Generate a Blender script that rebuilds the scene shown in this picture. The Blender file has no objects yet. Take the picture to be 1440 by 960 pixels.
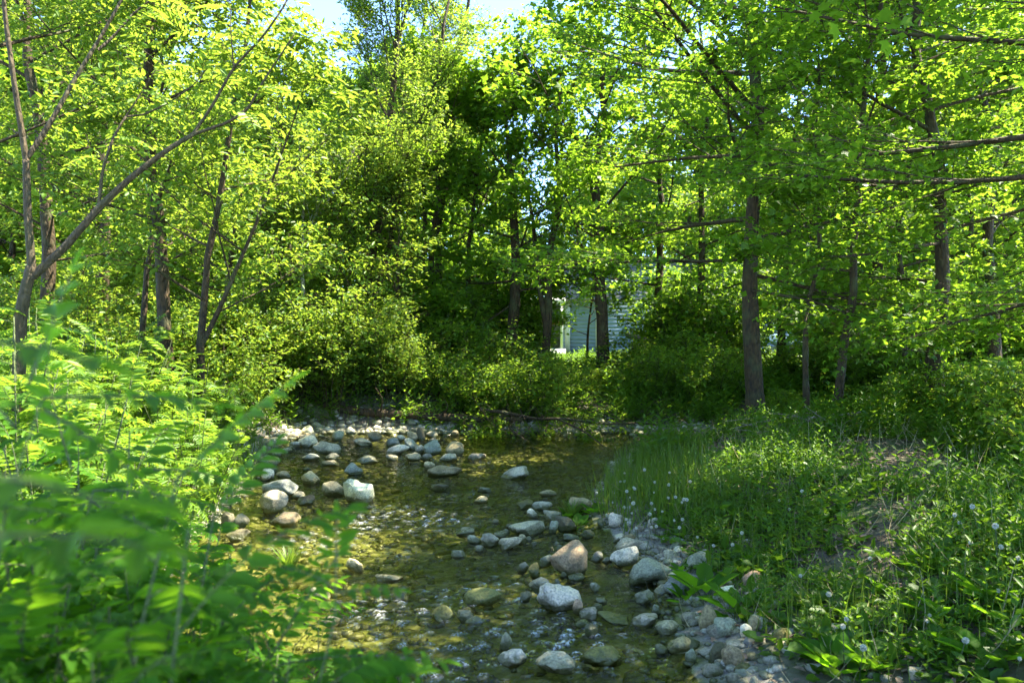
import bpy, math, random
import numpy as np
from mathutils import Vector

# ------------------------------------------------------------------ camera, sky, sun, exposure
sc = bpy.context.scene
COL = sc.collection
F = 1120.0                     # focal length in photo pixels (28 mm on a 36 mm sensor, photo 1440 wide)
HOR = 470.0                    # horizon row in the photo
EYE = 2.2                      # eye height above the water
cam_d = bpy.data.cameras.new("camera")
cam = bpy.data.objects.new("camera", cam_d); COL.objects.link(cam)
cam_d.sensor_width = 36; cam_d.lens = 28
cam.location = (0, 0, EYE)
cam.rotation_euler = (math.radians(90) - math.atan((480 - HOR) / F), 0, 0)
cam_d.clip_start = 0.05; cam_d.clip_end = 1000
cam_d.dof.use_dof = True; cam_d.dof.focus_distance = 11; cam_d.dof.aperture_fstop = 2.8
sc.camera = cam

SUN_AZ, SUN_EL = 78.0, 60.0    # clockwise from straight ahead, above the horizon
w = bpy.data.worlds.new("World"); sc.world = w; w.use_nodes = True
nt = w.node_tree
sky = nt.nodes.new("ShaderNodeTexSky"); sky.sky_type = 'NISHITA'; sky.sun_disc = False
sky.sun_elevation = math.radians(SUN_EL); sky.sun_rotation = math.radians(SUN_AZ)
sky.dust_density = 0.05; sky.ozone_density = 4; sky.altitude = 3500; sky.air_density = 0.7
bg = nt.nodes["Background"]; bg.inputs[1].default_value = 0.125
tint = nt.nodes.new("ShaderNodeMix"); tint.data_type = 'RGBA'; tint.blend_type = 'MULTIPLY'; tint.inputs[0].default_value = 1; tint.inputs[7].default_value = (1.0, .96, .88, 1)
nt.links.new(sky.outputs[0], tint.inputs[6]); nt.links.new(tint.outputs[2], bg.inputs[0])
sd = bpy.data.lights.new("sun", 'SUN'); sd.energy = 2.85; sd.angle = math.radians(0.5); sd.color = (1, .92, .74)
sun = bpy.data.objects.new("sun", sd); COL.objects.link(sun)
_a, _e = math.radians(SUN_AZ), math.radians(SUN_EL)
sun.rotation_euler = Vector((-math.sin(_a)*math.cos(_e), -math.cos(_a)*math.cos(_e), -math.sin(_e))).to_track_quat('-Z', 'Y').to_euler()
sun.location = (20, 15, 40)
sc.view_settings.view_transform = 'Standard'; sc.view_settings.look = 'None'
sc.view_settings.gamma = 1; sc.view_settings.exposure = 3.4
cy = sc.cycles
cy.max_bounces = 9; cy.diffuse_bounces = 6; cy.glossy_bounces = 3; cy.transmission_bounces = 5; cy.transparent_max_bounces = 8
cy.caustics_reflective = False; cy.caustics_refractive = False
cy.use_denoising = True
cy.sample_clamp_indirect = 6

# ------------------------------------------------------------------ helpers
R = np.random.default_rng(7)

def tag(o, label, cat, group=None, kind=None):
    if label: o["label"] = label
    if cat: o["category"] = cat
    if group: o["group"] = group
    if kind: o["kind"] = kind
    return o

def empty(name, loc, label, cat, group=None):
    o = bpy.data.objects.new(name, None); COL.objects.link(o)
    o.location = loc; o.empty_display_size = .1
    return tag(o, label, cat, group)

def copy_thing(root, loc, rz, s, label=None, group=None):
    r = root.copy(); COL.objects.link(r)
    r.location = loc; r.rotation_euler = (0, 0, rz)
    r.scale = s if hasattr(s, '__len__') else (s, s, s)
    if label: r["label"] = label
    if group: r["group"] = group
    for ch in list(root.children):
        c = ch.copy(); COL.objects.link(c); c.parent = r
    return r

class Geo:
    """collects vertices and faces (any polygon size), builds one mesh object"""
    def __init__(s): s.v = []; s.f = []; s.a = []; s.n = 0
    def add(s, v, faces, rnd=None):
        """faces: list of (m,k) int arrays"""
        v = np.asarray(v, np.float32).reshape(-1, 3)
        for f in faces:
            f = np.asarray(f, np.int64)
            if len(f): s.f.append(f + s.n)
        s.v.append(v)
        s.a.append(np.zeros(len(v), np.float32) if rnd is None else np.broadcast_to(np.asarray(rnd, np.float32), (len(v),)))
        s.n += len(v)
    def mesh(s, name, mat, smooth=False):
        me = bpy.data.meshes.new(name)
        V = np.concatenate(s.v) if s.v else np.zeros((0, 3), np.float32)
        me.vertices.add(len(V)); me.vertices.foreach_set("co", V.ravel())
        vi = np.concatenate([f.ravel() for f in s.f]); tot = np.concatenate([np.full(len(f), f.shape[1]) for f in s.f])
        st = np.concatenate([[0], np.cumsum(tot)[:-1]])
        me.loops.add(len(vi)); me.loops.foreach_set("vertex_index", vi.astype(np.int32))
        me.polygons.add(len(tot)); me.polygons.foreach_set("loop_start", st.astype(np.int32))
        if smooth: me.polygons.foreach_set("use_smooth", np.ones(len(tot), bool))
        at = me.attributes.new("rnd", 'FLOAT', 'POINT'); at.data.foreach_set("value", np.concatenate(s.a))
        me.update(calc_edges=True)
        if mat: me.materials.append(mat)
        return me
    def obj(s, name, mat, parent=None, smooth=False, loc=None):
        o = bpy.data.objects.new(name, s.mesh(name, mat, smooth)); COL.objects.link(o)
        if parent: o.parent = parent
        if loc is not None: o.location = loc
        return o

def unit(a):
    return a / np.maximum(np.linalg.norm(a, axis=-1, keepdims=True), 1e-9)

def tube(g, pts, rad, sides=6, rnd=0., rough=0.):
    pts = np.asarray(pts, float); n = len(pts); rad = np.asarray(rad, float)
    t = unit(np.gradient(pts, axis=0))
    ref = np.array([1., 0.13, 0.05]) if abs(t[:, 0].mean()) < .75 else np.array([0.1, .1, 1.])
    u = unit(np.cross(t, ref)); v = np.cross(t, u)
    a = np.arange(sides) * 2 * np.pi / sides
    rr = rad[:, None] * np.ones((n, sides))
    if rough: rr = rr * (1 + rough * R.uniform(-1, 1, (n, sides)))
    P = pts[:, None] + rr[..., None] * (np.cos(a)[None, :, None] * u[:, None] + np.sin(a)[None, :, None] * v[:, None])
    P = P.reshape(-1, 3)
    i = np.arange(n - 1)[:, None] * sides; j = np.arange(sides)[None]; k = (j + 1) % sides
    q = np.stack([i + j, i + k, i + sides + k, i + sides + j], -1).reshape(-1, 4)
    P = np.vstack([P, pts[-1] + t[-1] * rad[-1] * .6]); top = (n - 1) * sides
    tri = np.stack([top + j[0], top + k[0], np.full(sides, n * sides)], -1)
    g.add(P, [q, tri], rnd)

# leaf shapes: (along, across, up) in unit size
LEAF = (np.array([[0, 0, 0], [.3, -.5, .1], [.72, -.36, .06], [1, 0, -.08], [.72, .36, .06], [.3, .5, .1]], float),
        [np.array([[0, 1, 2, 3], [0, 3, 4, 5]])])
MAPLE = (np.array([[0, 0, 0], [.34, 0, 0], [1, 0, -.12], [.06, -.40, .02], [.28, -.26, .07], [.56, -.56, .0], [.58, -.2, .05],
                   [.06, .40, .02], [.28, .26, .07], [.56, .56, .0], [.58, .2, .05]], float),
         [np.array([[1, 0, 3], [1, 3, 4], [1, 4, 5], [1, 5, 6], [1, 6, 2], [1, 7, 0], [1, 8, 7], [1, 9, 8], [1, 10, 9], [1, 2, 10]])])
MAPLE_S = (np.array([[0, 0, 0], [.34, 0, .05], [1, 0, -.1], [.42, -.58, .04], [.56, -.2, .05], [.42, .58, .04], [.56, .2, .05]], float),
           [np.array([[1, 0, 3], [1, 3, 4], [1, 4, 2], [1, 5, 0], [1, 6, 5], [1, 2, 6]])])
BLADE = (np.array([[0, -.5, 0], [0, .5, 0], [.45, -.42, .0], [.45, .42, .0], [.8, -.25, -.1], [.8, .25, -.1], [1, 0, -.24]], float),
         [np.array([[0, 1, 3, 2], [2, 3, 5, 4]]), np.array([[4, 5, 6]])])

def stamp(g, shape, pos, d, nrm, length, width, rnd):
    """one copy of a leaf shape per row: pos, direction, upper side, length, width"""
    d = unit(d); side = unit(np.cross(nrm, d)); up = np.cross(d, side)
    T, fs = shape; N = len(pos); V = len(T)
    L = np.broadcast_to(np.asarray(length, float), (N,))[:, None, None]; W = np.broadcast_to(np.asarray(width, float), (N,))[:, None, None]
    P = pos[:, None] + T[None, :, 0:1] * L * d[:, None] + T[None, :, 1:2] * W * side[:, None] + T[None, :, 2:3] * L * up[:, None]
    off = (np.arange(N) * V)[:, None, None]
    g.add(P.reshape(-1, 3), [(f[None] + off).reshape(-1, f.shape[1]) for f in fs], np.repeat(np.broadcast_to(rnd, (N,)), V))

# ------------------------------------------------------------------ materials
def mat(name):
    m = bpy.data.materials.new(name); m.use_nodes = True
    t = m.node_tree; t.nodes.clear()
    return m, t, t.nodes, t.links

def nd(t, kind, **kw):
    n = t.nodes.new(kind)
    for k, v in kw.items():
        if k[0] == 'i' and k[1:].isdigit(): n.inputs[int(k[1:])].default_value = v
        else: setattr(n, k, v)
    return n

def ramp(t, fac, stops, interp='LINEAR'):
    n = t.nodes.new("ShaderNodeValToRGB"); n.color_ramp.interpolation = interp
    els = n.color_ramp.elements
    while len(els) < len(stops): els.new(.5)
    for e, (p, c) in zip(els, stops):
        e.position = p; e.color = (*c, 1) if len(c) == 3 else c
    t.links.new(fac, n.inputs[0]); return n.outputs[0]

def mix(t, fac, a, b, typ='MIX'):
    n = t.nodes.new("ShaderNodeMix"); n.data_type = 'RGBA'; n.blend_type = typ
    for s, v in ((n.inputs[0], fac), (n.inputs[6], a), (n.inputs[7], b)):
        if hasattr(v, 'is_linked') or hasattr(v, 'links'): t.links.new(v, s)
        elif isinstance(v, (int, float)): s.default_value = v
        else: s.default_value = (*v, 1)
    return n.outputs[2]

def leaf_mat(name, dark, light, trans, k=.45, rough=.45, spec=.35):
    m, t, N, L = mat(name)
    a = nd(t, "ShaderNodeAttribute", attribute_name="rnd")
    oi = nd(t, "ShaderNodeObjectInfo")
    add = nd(t, "ShaderNodeMath", operation='MULTIPLY_ADD', i1=.35, use_clamp=True); L.new(oi.outputs["Random"], add.inputs[0])
    sh = nd(t, "ShaderNodeMath", operation='SUBTRACT', i1=.17); L.new(a.outputs["Fac"], sh.inputs[0]); L.new(sh.outputs[0], add.inputs[2])
    c = mix(t, add.outputs[0], dark, light)
    ct = mix(t, add.outputs[0], tuple(x * .75 for x in trans), trans)
    p = nd(t, "ShaderNodeBsdfPrincipled"); L.new(c, p.inputs["Base Color"])
    p.inputs["Roughness"].default_value = rough; p.inputs["Specular IOR Level"].default_value = spec
    tr = nd(t, "ShaderNodeBsdfTranslucent"); L.new(ct, tr.inputs[0])
    ms = nd(t, "ShaderNodeMixShader", i0=k); L.new(p.outputs[0], ms.inputs[1]); L.new(tr.outputs[0], ms.inputs[2])
    o = nd(t, "ShaderNodeOutputMaterial"); L.new(ms.outputs[0], o.inputs[0])
    return m

M = {}
M['maple'] = leaf_mat("maple_leaf", (0.036, 0.105, 0.007), (0.071, 0.165, 0.011), (0.320, 0.530, 0.030), .55)
M['ash'] = leaf_mat("ash_leaf", (0.053, 0.135, 0.009), (0.112, 0.215, 0.018), (0.374, 0.520, 0.045), .5)
M['willow'] = leaf_mat("willow_leaf", (0.078, 0.150, 0.016), (0.150, 0.235, 0.035), (0.418, 0.600, 0.055), .5)
M['wood_leaf'] = leaf_mat("woodland_leaf", (0.041, 0.110, 0.008), (0.086, 0.185, 0.014), (0.356, 0.540, 0.035), .55)
M['sumac'] = leaf_mat("sumac_leaf", (0.049, 0.135, 0.009), (0.112, 0.220, 0.020), (0.338, 0.520, 0.040), .47)
M['near'] = leaf_mat("near_leaf", (0.035, 0.115, 0.006), (0.071, 0.180, 0.012), (0.286, 0.580, 0.020), .52, .6, .2)
M['weed'] = leaf_mat("weed_leaf", (0.039, 0.105, 0.008), (0.078, 0.170, 0.016), (0.269, 0.480, 0.025), .42)
M['grass'] = leaf_mat("grass_blade", (0.056, 0.125, 0.012), (0.142, 0.210, 0.035), (0.299, 0.470, 0.040), .4)

def bark_mat(name, c0, c1, scale=9., moss=.0):
    m, t, N, L = mat(name)
    tc = nd(t, "ShaderNodeTexCoord"); mp = nd(t, "ShaderNodeMapping"); mp.inputs[3].default_value = (1, 1, .38)
    L.new(tc.outputs["Object"], mp.inputs[0])
    n1 = nd(t, "ShaderNodeTexNoise"); n1.inputs["Scale"].default_value = scale * 2.6; n1.inputs["Detail"].default_value = 6
    L.new(mp.outputs[0], n1.inputs[0])
    v = nd(t, "ShaderNodeTexVoronoi", feature='DISTANCE_TO_EDGE'); v.inputs["Scale"].default_value = scale * 1.6; L.new(mp.outputs[0], v.inputs[0])
    n2 = nd(t, "ShaderNodeTexNoise"); n2.inputs["Scale"].default_value = 2.2; n2.inputs["Detail"].default_value = 4; L.new(tc.outputs["Object"], n2.inputs[0])
    c = ramp(t, n1.outputs[0], [(.3, c0), (.7, c1)])
    c = mix(t, ramp(t, n2.outputs[0], [(.52, (0, 0, 0)), (.66, (moss,) * 3)]), c, (.07, .09, .03))
    p = nd(t, "ShaderNodeBsdfPrincipled"); L.new(c, p.inputs["Base Color"]); p.inputs["Roughness"].default_value = .85
    mm = nd(t, "ShaderNodeMath", operation='MULTIPLY'); L.new(n1.outputs[0], mm.inputs[0])
    L.new(ramp(t, v.outputs[0], [(0, (.2,) * 3), (.25, (1, 1, 1))]), mm.inputs[1])
    b = nd(t, "ShaderNodeBump"); b.inputs["Strength"].default_value = .9; b.inputs["Distance"].default_value = .03
    L.new(mm.outputs[0], b.inputs["Height"]); L.new(b.outputs[0], p.inputs["Normal"])
    o = nd(t, "ShaderNodeOutputMaterial"); L.new(p.outputs[0], o.inputs[0]); return m
M['bark'] = bark_mat("dark_bark", (.014, .009, .0035), (.072, .044, .014), 9, .5)
M['bark_grey'] = bark_mat("grey_bark", (.030, .021, .009), (.105, .072, .032), 14, .2)
M['bark_pale'] = bark_mat("pale_bark", (.20, .185, .15), (.42, .39, .33), 14, .1)
M['dead'] = bark_mat("dead_wood", (.16, .12, .085), (.36, .30, .23), 20)
M['stem'] = bark_mat("green_stem", (.07, .10, .03), (.14, .17, .06), 30)

def plain(name, c, rough=.7, var=.12, scale=8., bump=.0, spec=.4):
    m, t, N, L = mat(name)
    tc = nd(t, "ShaderNodeTexCoord")
    n = nd(t, "ShaderNodeTexNoise"); n.inputs["Scale"].default_value = scale; n.inputs["Detail"].default_value = 5; L.new(tc.outputs["Object"], n.inputs[0])
    col = ramp(t, n.outputs[0], [(.3, tuple(x * (1 - var) for x in c)), (.7, tuple(min(1, x * (1 + var)) for x in c))])
    p = nd(t, "ShaderNodeBsdfPrincipled"); L.new(col, p.inputs["Base Color"]); p.inputs["Roughness"].default_value = rough
    p.inputs["Specular IOR Level"].default_value = spec
    if bump:
        b = nd(t, "ShaderNodeBump"); b.inputs["Strength"].default_value = bump; b.inputs["Distance"].default_value = .02
        L.new(n.outputs[0], b.inputs["Height"]); L.new(b.outputs[0], p.inputs["Normal"])
    o = nd(t, "ShaderNodeOutputMaterial"); L.new(p.outputs[0], o.inputs[0]); return m

def stone_mat(name, use_obj=True):
    """base colour from the object's own colour (or the rnd attribute), mottled, with veins, lichen and algae below the splash line"""
    m, t, N, L = mat(name)
    oi = nd(t, "ShaderNodeObjectInfo"); tc = nd(t, "ShaderNodeTexCoord"); ge = nd(t, "ShaderNodeNewGeometry")
    base = oi.outputs["Color"]
    if not use_obj:
        a = nd(t, "ShaderNodeAttribute", attribute_name="rnd")
        base = ramp(t, a.outputs["Fac"], [(0, (.065, .07, .03)), (.3, (.15, .155, .08)), (.55, (.24, .24, .18)), (.8, (.38, .35, .27)), (1, (.58, .55, .46))])
    off = nd(t, "ShaderNodeVectorMath", operation='ADD'); L.new(ge.outputs["Position"], off.inputs[0])
    n1 = nd(t, "ShaderNodeTexNoise"); n1.inputs["Scale"].default_value = 5; n1.inputs["Detail"].default_value = 7; n1.inputs["Roughness"].default_value = .62
    n2 = nd(t, "ShaderNodeTexNoise"); n2.inputs["Scale"].default_value = 60; n2.inputs["Detail"].default_value = 4
    n3 = nd(t, "ShaderNodeTexNoise"); n3.inputs["Scale"].default_value = 14; n3.inputs["Detail"].default_value = 5; n3.inputs["Distortion"].default_value = 1.2
    for n in (n1, n2, n3): L.new(off.outputs[0], n.inputs[0])
    c = mix(t, 1., base, ramp(t, n1.outputs[0], [(.3, (.42, .42, .38)), (.5, (1, 1, 1)), (.7, (1.35, 1.3, 1.2))]), 'MULTIPLY')
    c = mix(t, 1., c, ramp(t, n2.outputs[0], [(.3, (.55, .55, .53)), (.55, (1.05, 1.05, 1.05)), (.75, (1.3, 1.3, 1.3))]), 'MULTIPLY')
    c = mix(t, ramp(t, n3.outputs[0], [(.58, (0, 0, 0)), (.70, (.55,) * 3)]), c, (.115, .12, .055))
    sx = nd(t, "ShaderNodeSeparateXYZ"); L.new(ge.outputs["Position"], sx.inputs[0])
    ad = nd(t, "ShaderNodeMath", operation='MULTIPLY_ADD', i1=.12); L.new(n3.outputs[0], ad.inputs[0]); L.new(sx.outputs[2], ad.inputs[2])
    alg = ramp(t, ad.outputs[0], [(.095, (1, 1, 1)), (.14, (0, 0, 0))])
    c = mix(t, mix(t, 1., alg, (.85, .85, .85), 'MULTIPLY'), c, (.075, .080, .022))
    p = nd(t, "ShaderNodeBsdfPrincipled"); L.new(c, p.inputs["Base Color"])
    L.new(ramp(t, ad.outputs[0], [(.10, (.25,) * 3), (.145, (.8,) * 3)]), p.inputs["Roughness"])
    b = nd(t, "ShaderNodeBump"); b.inputs["Strength"].default_value = .9; b.inputs["Distance"].default_value = .03
    hs = nd(t, "ShaderNodeMath", operation='MULTIPLY_ADD', i1=.25); L.new(n2.outputs[0], hs.inputs[0]); L.new(n1.outputs[0], hs.inputs[2])
    L.new(hs.outputs[0], b.inputs["Height"]); L.new(b.outputs[0], p.inputs["Normal"])
    o = nd(t, "ShaderNodeOutputMaterial"); L.new(p.outputs[0], o.inputs[0]); return m
M['stone'] = stone_mat("river_stone"); M['gravel'] = stone_mat("gravel_stone", False)

def ground_mat():
    m, t, N, L = mat("forest_ground")
    ge = nd(t, "ShaderNodeNewGeometry"); P = ge.outputs["Position"]
    def noise(s, d=6, r=.6):
        n = nd(t, "ShaderNodeTexNoise"); n.inputs["Scale"].default_value = s; n.inputs["Detail"].default_value = d; n.inputs["Roughness"].default_value = r
        L.new(P, n.inputs[0]); return n.outputs[0]
    soil = ramp(t, noise(9), [(.3, (.05, .036, .024)), (.55, (.11, .085, .06)), (.75, (.19, .16, .12))])
    soil = mix(t, ramp(t, noise(1.3), [(.42, (0, 0, 0)), (.6, (.8,) * 3)]), soil, (.045, .085, .016))
    v = nd(t, "ShaderNodeTexVoronoi"); v.inputs["Scale"].default_value = 16; L.new(P, v.inputs[0])
    peb = ramp(t, v.outputs["Color"], [(.0, (.045, .050, .014)), (.35, (.105, .115, .030)), (.65, (.175, .175, .06)), (1, (.34, .32, .20))])
    bed = mix(t, ramp(t, noise(2.6), [(.35, (0, 0, 0)), (.62, (.75,) * 3)]), peb, (.10, .125, .016))
    sx = nd(t, "ShaderNodeSeparateXYZ"); L.new(P, sx.inputs[0])
    zz = nd(t, "ShaderNodeMath", operation='MULTIPLY_ADD', i1=.16); L.new(noise(4), zz.inputs[0]); L.new(sx.outputs[2], zz.inputs[2])
    gr = ramp(t, noise(40), [(.3, (.12, .11, .09)), (.7, (.3, .28, .24))])
    c = mix(t, ramp(t, zz.outputs[0], [(.08, (0, 0, 0)), (.11, (1, 1, 1))]), bed, gr)
    c = mix(t, ramp(t, zz.outputs[0], [(.16, (0, 0, 0)), (.24, (1, 1, 1))]), c, soil)
    yr = nd(t, "ShaderNodeMapRange"); yr.inputs[1].default_value = 31; yr.inputs[2].default_value = 35; L.new(sx.outputs[1], yr.inputs[0])
    c = mix(t, yr.outputs[0], c, ramp(t, noise(3), [(.3, (.07, .13, .02)), (.7, (.13, .20, .03))]))
    p = nd(t, "ShaderNodeBsdfPrincipled"); L.new(c, p.inputs["Base Color"]); p.inputs["Roughness"].default_value = .9
    b = nd(t, "ShaderNodeBump"); b.inputs["Strength"].default_value = .8; b.inputs["Distance"].default_value = .04
    L.new(mix(t, .5, noise(22), v.outputs["Distance"]), b.inputs["Height"]); L.new(b.outputs[0], p.inputs["Normal"])
    o = nd(t, "ShaderNodeOutputMaterial"); L.new(p.outputs[0], o.inputs[0]); return m
M['ground'] = ground_mat()

def water_mat():
    m, t, N, L = mat("stream_water")
    ge = nd(t, "ShaderNodeNewGeometry"); P = ge.outputs["Position"]
    mp = nd(t, "ShaderNodeMapping"); mp.inputs[3].default_value = (1, .55, 1); mp.inputs[2].default_value = (0, 0, .25); L.new(P, mp.inputs[0])
    n1 = nd(t, "ShaderNodeTexNoise"); n1.inputs["Scale"].default_value = 9; n1.inputs["Detail"].default_value = 3; n1.inputs["Distortion"].default_value = .8
    n2 = nd(t, "ShaderNodeTexNoise"); n2.inputs["Scale"].default_value = 34; n2.inputs["Detail"].default_value = 2
    L.new(mp.outputs[0], n1.inputs[0]); L.new(mp.outputs[0], n2.inputs[0])
    h = nd(t, "ShaderNodeMath", operation='MULTIPLY_ADD', i1=.3); L.new(n2.outputs[0], h.inputs[0]); L.new(n1.outputs[0], h.inputs[2])
    b = nd(t, "ShaderNodeBump"); b.inputs["Strength"].default_value = .9; b.inputs["Distance"].default_value = .05; L.new(h.outputs[0], b.inputs["Height"])
    fr = nd(t, "ShaderNodeFresnel"); fr.inputs[0].default_value = 1.34; L.new(b.outputs[0], fr.inputs["Normal"])
    tr = nd(t, "ShaderNodeBsdfTransparent"); tr.inputs[0].default_value = (.86, .85, .60, 1)
    gl = nd(t, "ShaderNodeBsdfGlossy"); gl.inputs["Roughness"].default_value = .04; L.new(b.outputs[0], gl.inputs["Normal"])
    ms = nd(t, "ShaderNodeMixShader"); L.new(fr.outputs[0], ms.inputs[0]); L.new(tr.outputs[0], ms.inputs[1]); L.new(gl.outputs[0], ms.inputs[2])
    a = nd(t, "ShaderNodeAttribute", attribute_name="rnd")
    n4 = nd(t, "ShaderNodeTexNoise"); n4.inputs["Scale"].default_value = 55; n4.inputs["Detail"].default_value = 4; L.new(P, n4.inputs[0])
    mu = nd(t, "ShaderNodeMath", operation='MULTIPLY'); L.new(a.outputs["Fac"], mu.inputs[0])
    L.new(ramp(t, n4.outputs[0], [(.44, (0, 0, 0)), (.6, (1, 1, 1))]), mu.inputs[1])
    fo = nd(t, "ShaderNodeBsdfDiffuse"); fo.inputs[0].default_value = (.75, .78, .8, 1)
    m2 = nd(t, "ShaderNodeMixShader"); L.new(mu.outputs[0], m2.inputs[0]); L.new(ms.outputs[0], m2.inputs[1]); L.new(fo.outputs[0], m2.inputs[2])
    o = nd(t, "ShaderNodeOutputMaterial"); L.new(m2.outputs[0], o.inputs[0]); return m
M['water'] = water_mat()

# ------------------------------------------------------------------ the lie of the land
_wv = [(R.uniform(-1, 1, 2) * s, R.uniform(0, 6.28), 1 / s) for s in (.5, .7, 1.1, 1.7, 2.6, 3.7, 5.5) for _ in range(3)]
def nz(x, y, k=1.):
    o = 0
    for f, ph, a in _wv: o = o + a * np.sin((f[0] * x + f[1] * y) * 2.2 * k + ph)
    return o / 6.
LY = [-5, 3.5, 5, 7, 9, 10.7, 12, 13, 14.5, 16, 17.5, 18.6]
LX = [-3.0, -2.9, -2.9, -3.1, -3.3, -3.6, -3.9, -4.3, -4.5, -4.5, -4.0, -3.0]
RY = [-5, 3.5, 5, 5.7, 6.5, 7.5, 8.5, 10, 11.5, 13, 14, 15, 20]
RX = [1.5, 1.4, 1.30, 1.28, 1.35, 1.30, 1.15, 1.05, 1.2, 1.45, 1.7, 2.4, 2.6]
def water_dist(x, y):
    d1 = np.maximum(np.interp(y, LY, LX) - x, x - np.interp(y, RY, RX))
    d1 = np.maximum(d1, np.maximum(y - 17.6 - .04 * x, 3.4 - y))
    yc = 16.3 + .05 * x + .012 * x * x
    d2 = np.maximum(np.abs(y - yc) - np.interp(x, [-4, 0, 5, 12], [1.1, 1.2, 1.1, 1.3]), np.maximum(-4.3 - x, x - 14))
    k = .5
    h = np.clip(.5 + .5 * (d2 - d1) / k, 0, 1)
    return d2 * (1 - h) + d1 * h - k * h * (1 - h)
def sstep(a, b, x):
    t = np.clip((x - a) / (b - a), 0, 1); return t * t * (3 - 2 * t)
def height(x, y):
    x = np.asarray(x, float); y = np.asarray(y, float)
    d = water_dist(x, y) + .18 * nz(x, y)
    left = sstep(0, 1, -x - 1.5)
    bank = (.52 + .25 * left) * sstep(.0, 2.4 - .9 * left, d - .12) + .03 * np.clip(d, 0, 40) * sstep(0, 4, d)
    bank = bank + .10 * np.clip(d / .5, 0, 1)
    z = np.where(d > 0, bank, -.06 - .17 * sstep(0, 1.2, -d))
    z = z + .035 * nz(x * 2, y * 2) * np.clip(.4 + d, .3, 1.)
    far = np.clip(y - 40, 0, 400)
    return z * np.where(y > 22, np.clip(1 - (y - 22) * .006, .7, 1), 1) + far * .012
def axis(lo, hi, a, b, fine, grow=1.13):
    c = list(np.arange(a, b, fine)); s = fine; x = a
    left = []
    while x > lo: s *= grow; x -= s; left.append(x)
    s = fine; x = c[-1]; right = []
    while x < hi: s *= grow; x += s; right.append(x)
    return np.array(left[::-1] + c + right)
def sheet(xs, ys, zf):
    X, Y = np.meshgrid(xs, ys); Z, at = zf(X, Y)
    nx, ny = len(xs), len(ys)
    i = (np.arange(ny - 1)[:, None] * nx + np.arange(nx - 1)[None]).ravel()
    return np.stack([X, Y, Z], -1).reshape(-1, 3), np.stack([i, i + 1, i + nx + 1, i + nx], -1), at.ravel()
g = Geo(); v, f, a = sheet(axis(-320, 320, -8, 9, .08), axis(-14, 420, 3, 20, .08), lambda X, Y: (height(X, Y), X * 0)); g.add(v, [f], a)
tag(g.obj("ground", M['ground'], smooth=True), None, None, kind="structure")

def pix(col, row, lift=0.):
    """where the sight line through a photo pixel meets the ground or the water"""
    dx, dz = (col - 720) / F, (HOR - row) / F
    t = np.arange(2.5, 60, .01)
    z = np.maximum(height(dx * t, t), 0.) + lift
    hit = np.nonzero(EYE + dz * t <= z)[0]
    tt = t[hit[0]] if len(hit) else 60.
    return np.array([dx * tt, tt, max(float(height(dx * tt, tt)), 0.)])

# riffles: patches of broken water (centre pixel, radius m, strength)
RIF = [(*pix(c, r)[:2], rad, s) for c, r, rad, s in [(610, 735, .55, 1.), (560, 722, .6, .8), (500, 742, .6, .7), (450, 765, .6, .8), (640, 700, .7, .4), (560, 780, .5, .5),
       (700, 835, .5, .8), (560, 860, .7, .7), (650, 845, .35, .9), (800, 905, .45, 1.2), (830, 918, .3, 1.2), (680, 900, .8, .8), (620, 930, .8, .8), (560, 910, .6, .7), (890, 930, .4, .5), (760, 880, .5, .7), (690, 650, .6, .5)]]
def waterz(X, Y):
    A = np.zeros_like(X)
    for x0, y0, r, s in RIF: A = np.maximum(A, s * np.exp(-((X - x0) ** 2 + (Y - y0) ** 2 * .7) / (r * r)))
    rr = np.random.default_rng(3); Z = np.zeros_like(X)
    for i in range(26):
        k = rr.uniform(18, 95); th = rr.normal(1.35, .75)
        Z += np.sin(k * (np.cos(th) * X + np.sin(th) * Y) + rr.uniform(0, 6.28) + 1.2 * np.sin(3.1 * X + 2.3 * Y + i)) / (k / 30) ** .8
    Z /= 6
    return Z * (.0055 + .027 * A), np.clip((Z - .36) * 2.2, 0, 1) * np.clip(A * 1.3 - .35, 0, 1)
g = Geo(); v, f, a = sheet(np.arange(-6, 6.5, .032), np.concatenate([np.arange(3.2, 11, .028), np.arange(11, 19.5, .05)]), waterz); g.add(v, [f], a)
tag(g.obj("water", M['water'], smooth=True), None, None, kind="structure")

# ------------------------------------------------------------------ stones
import bmesh
def _ico(sub):
    bm = bmesh.new(); bmesh.ops.create_icosphere(bm, subdivisions=sub, radius=1)
    v = np.array([p.co[:] for p in bm.verts]); f = np.array([[q.index for q in p.verts] for p in bm.faces]); bm.free(); return v, f
ICO = {s: _ico(s) for s in (1, 2, 3, 4)}
def stone_shape(rng, sub, angular):
    v, f = ICO[sub]; v = v.copy()
    v = np.sign(v) * np.abs(v) ** rng.uniform(.8, 1.0)
    for _ in range(int(4 + 9 * angular)):
        n = unit(rng.normal(size=3)); h = rng.uniform(.55, .9) if angular > .4 else rng.uniform(.72, .95)
        d = v @ n - h; v = v - np.maximum(d, 0)[:, None] * n * (.55 + .45 * angular)
    for k in range(9):
        fr = rng.normal(size=3) * rng.uniform(1.2, 2.6) * (1 + .5 * k); v = v * (1 + (.07 if k < 4 else .022) * np.sin(v @ fr + rng.uniform(0, 6))[:, None] / (1 + .22 * k))
    for _ in range(int(1 + 6 * angular)):
        n = unit(rng.normal(size=3) * [1, 1, .8]); h = rng.uniform(.62, .9); d = v @ n - h; v = v - np.maximum(d, 0)[:, None] * n * .9
    v = v / np.abs(v).max(0); return v, f
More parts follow.
